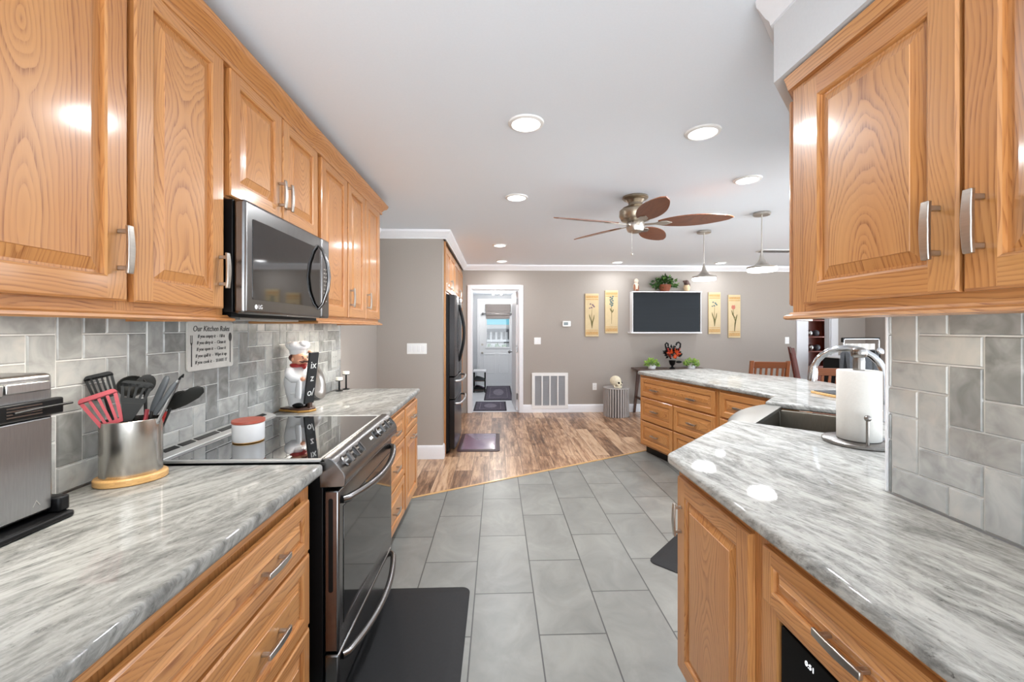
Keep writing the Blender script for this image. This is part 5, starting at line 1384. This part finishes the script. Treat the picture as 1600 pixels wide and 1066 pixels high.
obj('panel_moulding', m, DWHITE, r, bevel=.003)
m = MB(); m.box(-.262, .297, DY + .03, DY + .034, .93, 1.80); obj('pane', m, GLASS, r)
m = MB(); m.ball((-.365, DY - .03, .80), .028); m.tube([(-.365, DY + .01, .80), (-.365, DY - .03, .80)], .01, n=8); m.lathe([(.0, .0), (.026, .0), (.026, .01), (.0, .012)], c=(-.365, DY + .01, 1.0), ax=Matrix.Rotation(PI / 2, 3, 'X'), n=16, cap=False); obj('knob', m, NICK, r, smooth=50)
r = thing('window_blind', (.015, DY - .04, 1.63), 'grey folded fabric blind at the top of the back door window', 'blind')
m = MB(); m.box(-.29, .32, DY - .045, DY - .008, 1.80, 1.98); m.box(-.28, .31, DY - .06, DY - .008, 1.70, 1.80); m.box(-.27, .30, DY - .05, DY - .010, 1.62, 1.70); obj('fabric', m, BLIND, r, bevel=.01, seg=2)
m = MB(); m.tube([(-.345, DY - .05, 1.745), (.375, DY - .05, 1.745)], .014, n=8); m.ball((-.35, DY - .05, 1.745), .03); m.ball((.38, DY - .05, 1.745), .03); obj('rod', m, BSTEEL, r, smooth=50)
# open inner door, hinged on the right jamb
r = thing('door_2', (.33, 7.45, 0), 'white', 'door'); del r['label'], r['category']; r['kind'] = 'structure'
m = MB(frame((.335, 7.055, 0), (-.06, 1, 0), (0, 0, 1), (1, .06, 0))); m.box(0, .76, .008, 2.02, -.02, .018); obj('door_leaf', m, DWHITE, r, bevel=.004)
m = MB()
for z in (.25, 1.05, 1.85): m.box(.318, .352, 7.045, 7.060, z - .05, z + .05)
obj('hinges', m, BSTEEL, r)
m = MB(); m.tube([(.285, 7.74, .96), (.235, 7.74, .96)], .011, n=8); m.ball((.225, 7.74, .96), .028); m.box(.278, .284, 7.79, 7.80, 1.1, 1.16); obj('knob', m, BSTEEL, r, smooth=50)
# closet doors on the left of the passage
r = thing('door_3', (-.60, 8.3, 0), 'white', 'door'); del r['label'], r['category']; r['kind'] = 'structure'
m = MB(); m.box(-.748, -.55, 7.10, 9.0, .01, 2.03); obj('door_leaf', m, DWHITE, r, bevel=.006)
m = MB(); m.box(-.55, -.53, 8.02, 8.06, .9, 1.5); m.ball((-.53, 8.1, 1.0), .02); obj('handle', m, NICK, r)
r = thing('shoe_rack', (-.42, 9.3, 0), 'small two-shelf shoe rack with a white top in the laundry passage', 'shoe rack')
m = MB(); m.box(-.53, -.25, 9.10, 9.5, .44, .47); obj('top', m, WHITE, r, bevel=.004)
for z in (.04, .24):
    m = MB(); m.box(-.52, -.26, 9.12, 9.48, z, z + .018, g=(0, 1, 0)); obj('shelf', m, WALN, r)
for x in (-.51, -.27):
    for y in (9.12, 9.46):
        m = MB(); m.box(x - .01, x + .01, y - .01, y + .01, 0, .44); obj('post', m, BLACK, r)
for z, y, mt_, lb in ((.0585, 9.22, BLACK, 'dark shoe on the lower rack shelf'), (.2585, 9.22, GNYL, 'dark shoe on the upper rack shelf'), (.0585, 9.38, PRUB, 'plum shoe on the lower rack shelf'), (.2585, 9.38, CLOTH, 'charcoal shoe on the upper rack shelf')):
    m = MB(); m.loft([[(-.39 + .125 * s, y + .04 * math.cos(k * PI / 6) * q, z + (.001 if k > 6 else .07 * h * math.sin(k * PI / 6))) for k in range(12)] for s, q, h in ((-1, .6, .5), (-.6, .9, 1.1), (0, .9, .9), (.6, 1, .5), (1, .5, .25))]); o = obj('shoe', m, mt_, smooth=60); tag(o, lb, 'shoe', 'shoes on the rack')
def rug(x0, x1, y0, y1, label):
    r = thing('rug', ((x0 + x1) / 2, (y0 + y1) / 2, 0), label, 'rug')
    m = MB(); m.box(x0, x1, y0, y1, .0005, .007); obj('border', m, RUGE, r)
    m = MB(); m.box(x0 + .03, x1 - .03, y0 + .04, y1 - .04, .0072, .009); obj('field', m, RUGM, r)
    cx, cy = (x0 + x1) / 2, (y0 + y1) / 2; w, h = (x1 - x0) / 2, (y1 - y0) / 2
    m = MB()
    for q in ((cx - w * .66, cx + w * .66, cy - h * .74, cy - h * .70), (cx - w * .66, cx + w * .66, cy + h * .70, cy + h * .74), (cx - w * .66, cx - w * .62, cy - h * .7, cy + h * .7), (cx + w * .62, cx + w * .66, cy - h * .7, cy + h * .7)): m.box(*q, .0092, .0105)
    m.prism([(cx + w * .4 * math.cos(k * PI / 8), cy + h * .45 * math.sin(k * PI / 8)) for k in range(16)], .0092, .0104); obj('pattern', m, RUGL, r)
rug(-.405, .16, 7.08, 7.96, 'nearer plum patterned rug just inside the laundry doorway')
rug(-.26, .31, 8.12, 10.1, 'longer plum patterned rug before the back door')
r = thing('passage_light', (0, 9.2, 2.13), 'small nickel ceiling light in the laundry passage', 'ceiling light')
m = MB(); m.lathe([(.0, 2.199), (.07, 2.199), (.07, 2.185), (.02, 2.17), (.02, 2.15), (.0, 2.15)], c=(0, 9.2, 0), n=20, cap=False); m.tube([(-.09, 9.2, 2.165), (.09, 9.2, 2.165)], .008, n=8); obj('mount', m, NICK, r, smooth=40)
for x in (-.09, .09):
    m = MB(); m.ball((x, 9.2, 2.145), .022); obj('bulb', m, LENS, r)
L = bpy.data.lights.new('lamp', 'POINT'); L.energy = 16; L.color = (1, .96, .90); L.shadow_soft_size = .08
o = bpy.data.objects.new('lamp', L); COL.objects.link(o); o.parent = r; o.location = (0, 0, -.06)
# outside the back door
r = thing('neighbour_building', (0, 16.2, -.2), 'white building with dark windows and a teal awning beyond the back door', 'building')
m = MB(); m.box(-3, 3, 16, 16.3, -.2, 3.5); obj('wall', m, EXTW, r)
m = MB(); m.box(-2.5, 2.5, 15.85, 16.0, 1.25, 1.36); m.box(-2.5, 2.5, 15.95, 16.0, .83, .88); obj('roof_edge', m, DGREY, r)
for k in range(12):
    m = MB(); m.box(-1.2 + k * .2, -1.08 + k * .2, 15.96, 16.0, .97, 1.25); obj('window', m, DGREY, r)
m = MB(); m.box(-2.5, 2.5, 15.7, 15.99, 1.53, 1.74); obj('awning', m, TEAL, r)
for k in range(7):
    x = -.75 + k * .25
    t = thing('shrub', (x, 15.6, -.2), 'dark green shrub outside the back door, %s' % ('leftmost in the row', 'second from the left', 'third from the left', 'in the middle of the row', 'third from the right', 'second from the right', 'rightmost in the row')[k], 'shrub', 'shrubs outside the back door')
    m = MB(); foliage(m, (x, 15.6, .55), .10, .10, .22, 60, .10, 50 + k); obj('leaves', m, [DGREEN], t, smooth=0, merge=False)
    m = MB(); m.tube([(x, 15.6, -.199), (x, 15.6, .5)], .02, n=6); obj('stem', m, WALN, t)
m = MB(); m.box(-4, 4, 10.5, 16.5, -.25, -.2); o = struct('ground', m, plain('patio_concrete', srgb(210, 208, 200), .9))

# ================================================================== LIGHTS
def recessed(x, y, r, label):
    near_wall = y > 6
    t = thing('recessed_light', (x, y, H - .012), label, 'ceiling light', 'recessed ceiling lights')
    m = MB(); m.lathe([(r * .80, H - .010), (r * .83, H - .013), (r, H - .008), (r * 1.04, H - .001), (r * .8, H - .0005)], c=(x, y, 0), n=36, cap=False); obj('trim_ring', m, WPLAS, t)
    m = MB(); m.lathe([(r * .2, H - .007), (r * .81, H - .007), (r * .81, H - .0015), (r * .2, H - .0015)], c=(x, y, 0), n=36); obj('lens', m, LENS, t)
    L = bpy.data.lights.new('lamp', 'AREA'); L.shape = 'DISK'; L.size = r * 1.5; L.energy = LAMP_W * (.35 if near_wall else 1); L.color = (.95, .985, 1.03); L.spread = math.radians(165)
    o = bpy.data.objects.new('lamp', L); COL.objects.link(o); o.parent = t; o.location = (0, 0, -.006)
for x, y, r, lb in (
    (.146, 2.124, .088, 'recessed ceiling light, the largest left one, nearest above the aisle'),
    (1.09, 2.188, .088, 'recessed ceiling light, nearest on the right beside the soffit'),
    (1.749, 2.872, .088, 'recessed ceiling light, second on the right, above the sink corner'),
    (.153, 3.329, .088, 'recessed ceiling light, second above the aisle, left of the fan'),
    (.032, 5.257, .088, 'recessed ceiling light in front of the refrigerator'),
    (.069, 6.50, .088, 'recessed ceiling light by the laundry doorway'),
    (1.892, 6.55, .088, 'recessed ceiling light left of the television, below the fan pull chain'),
    (3.55, 6.55, .088, 'recessed ceiling light between the two pendants, near the far wall')):
    recessed(x, y, r, lb)
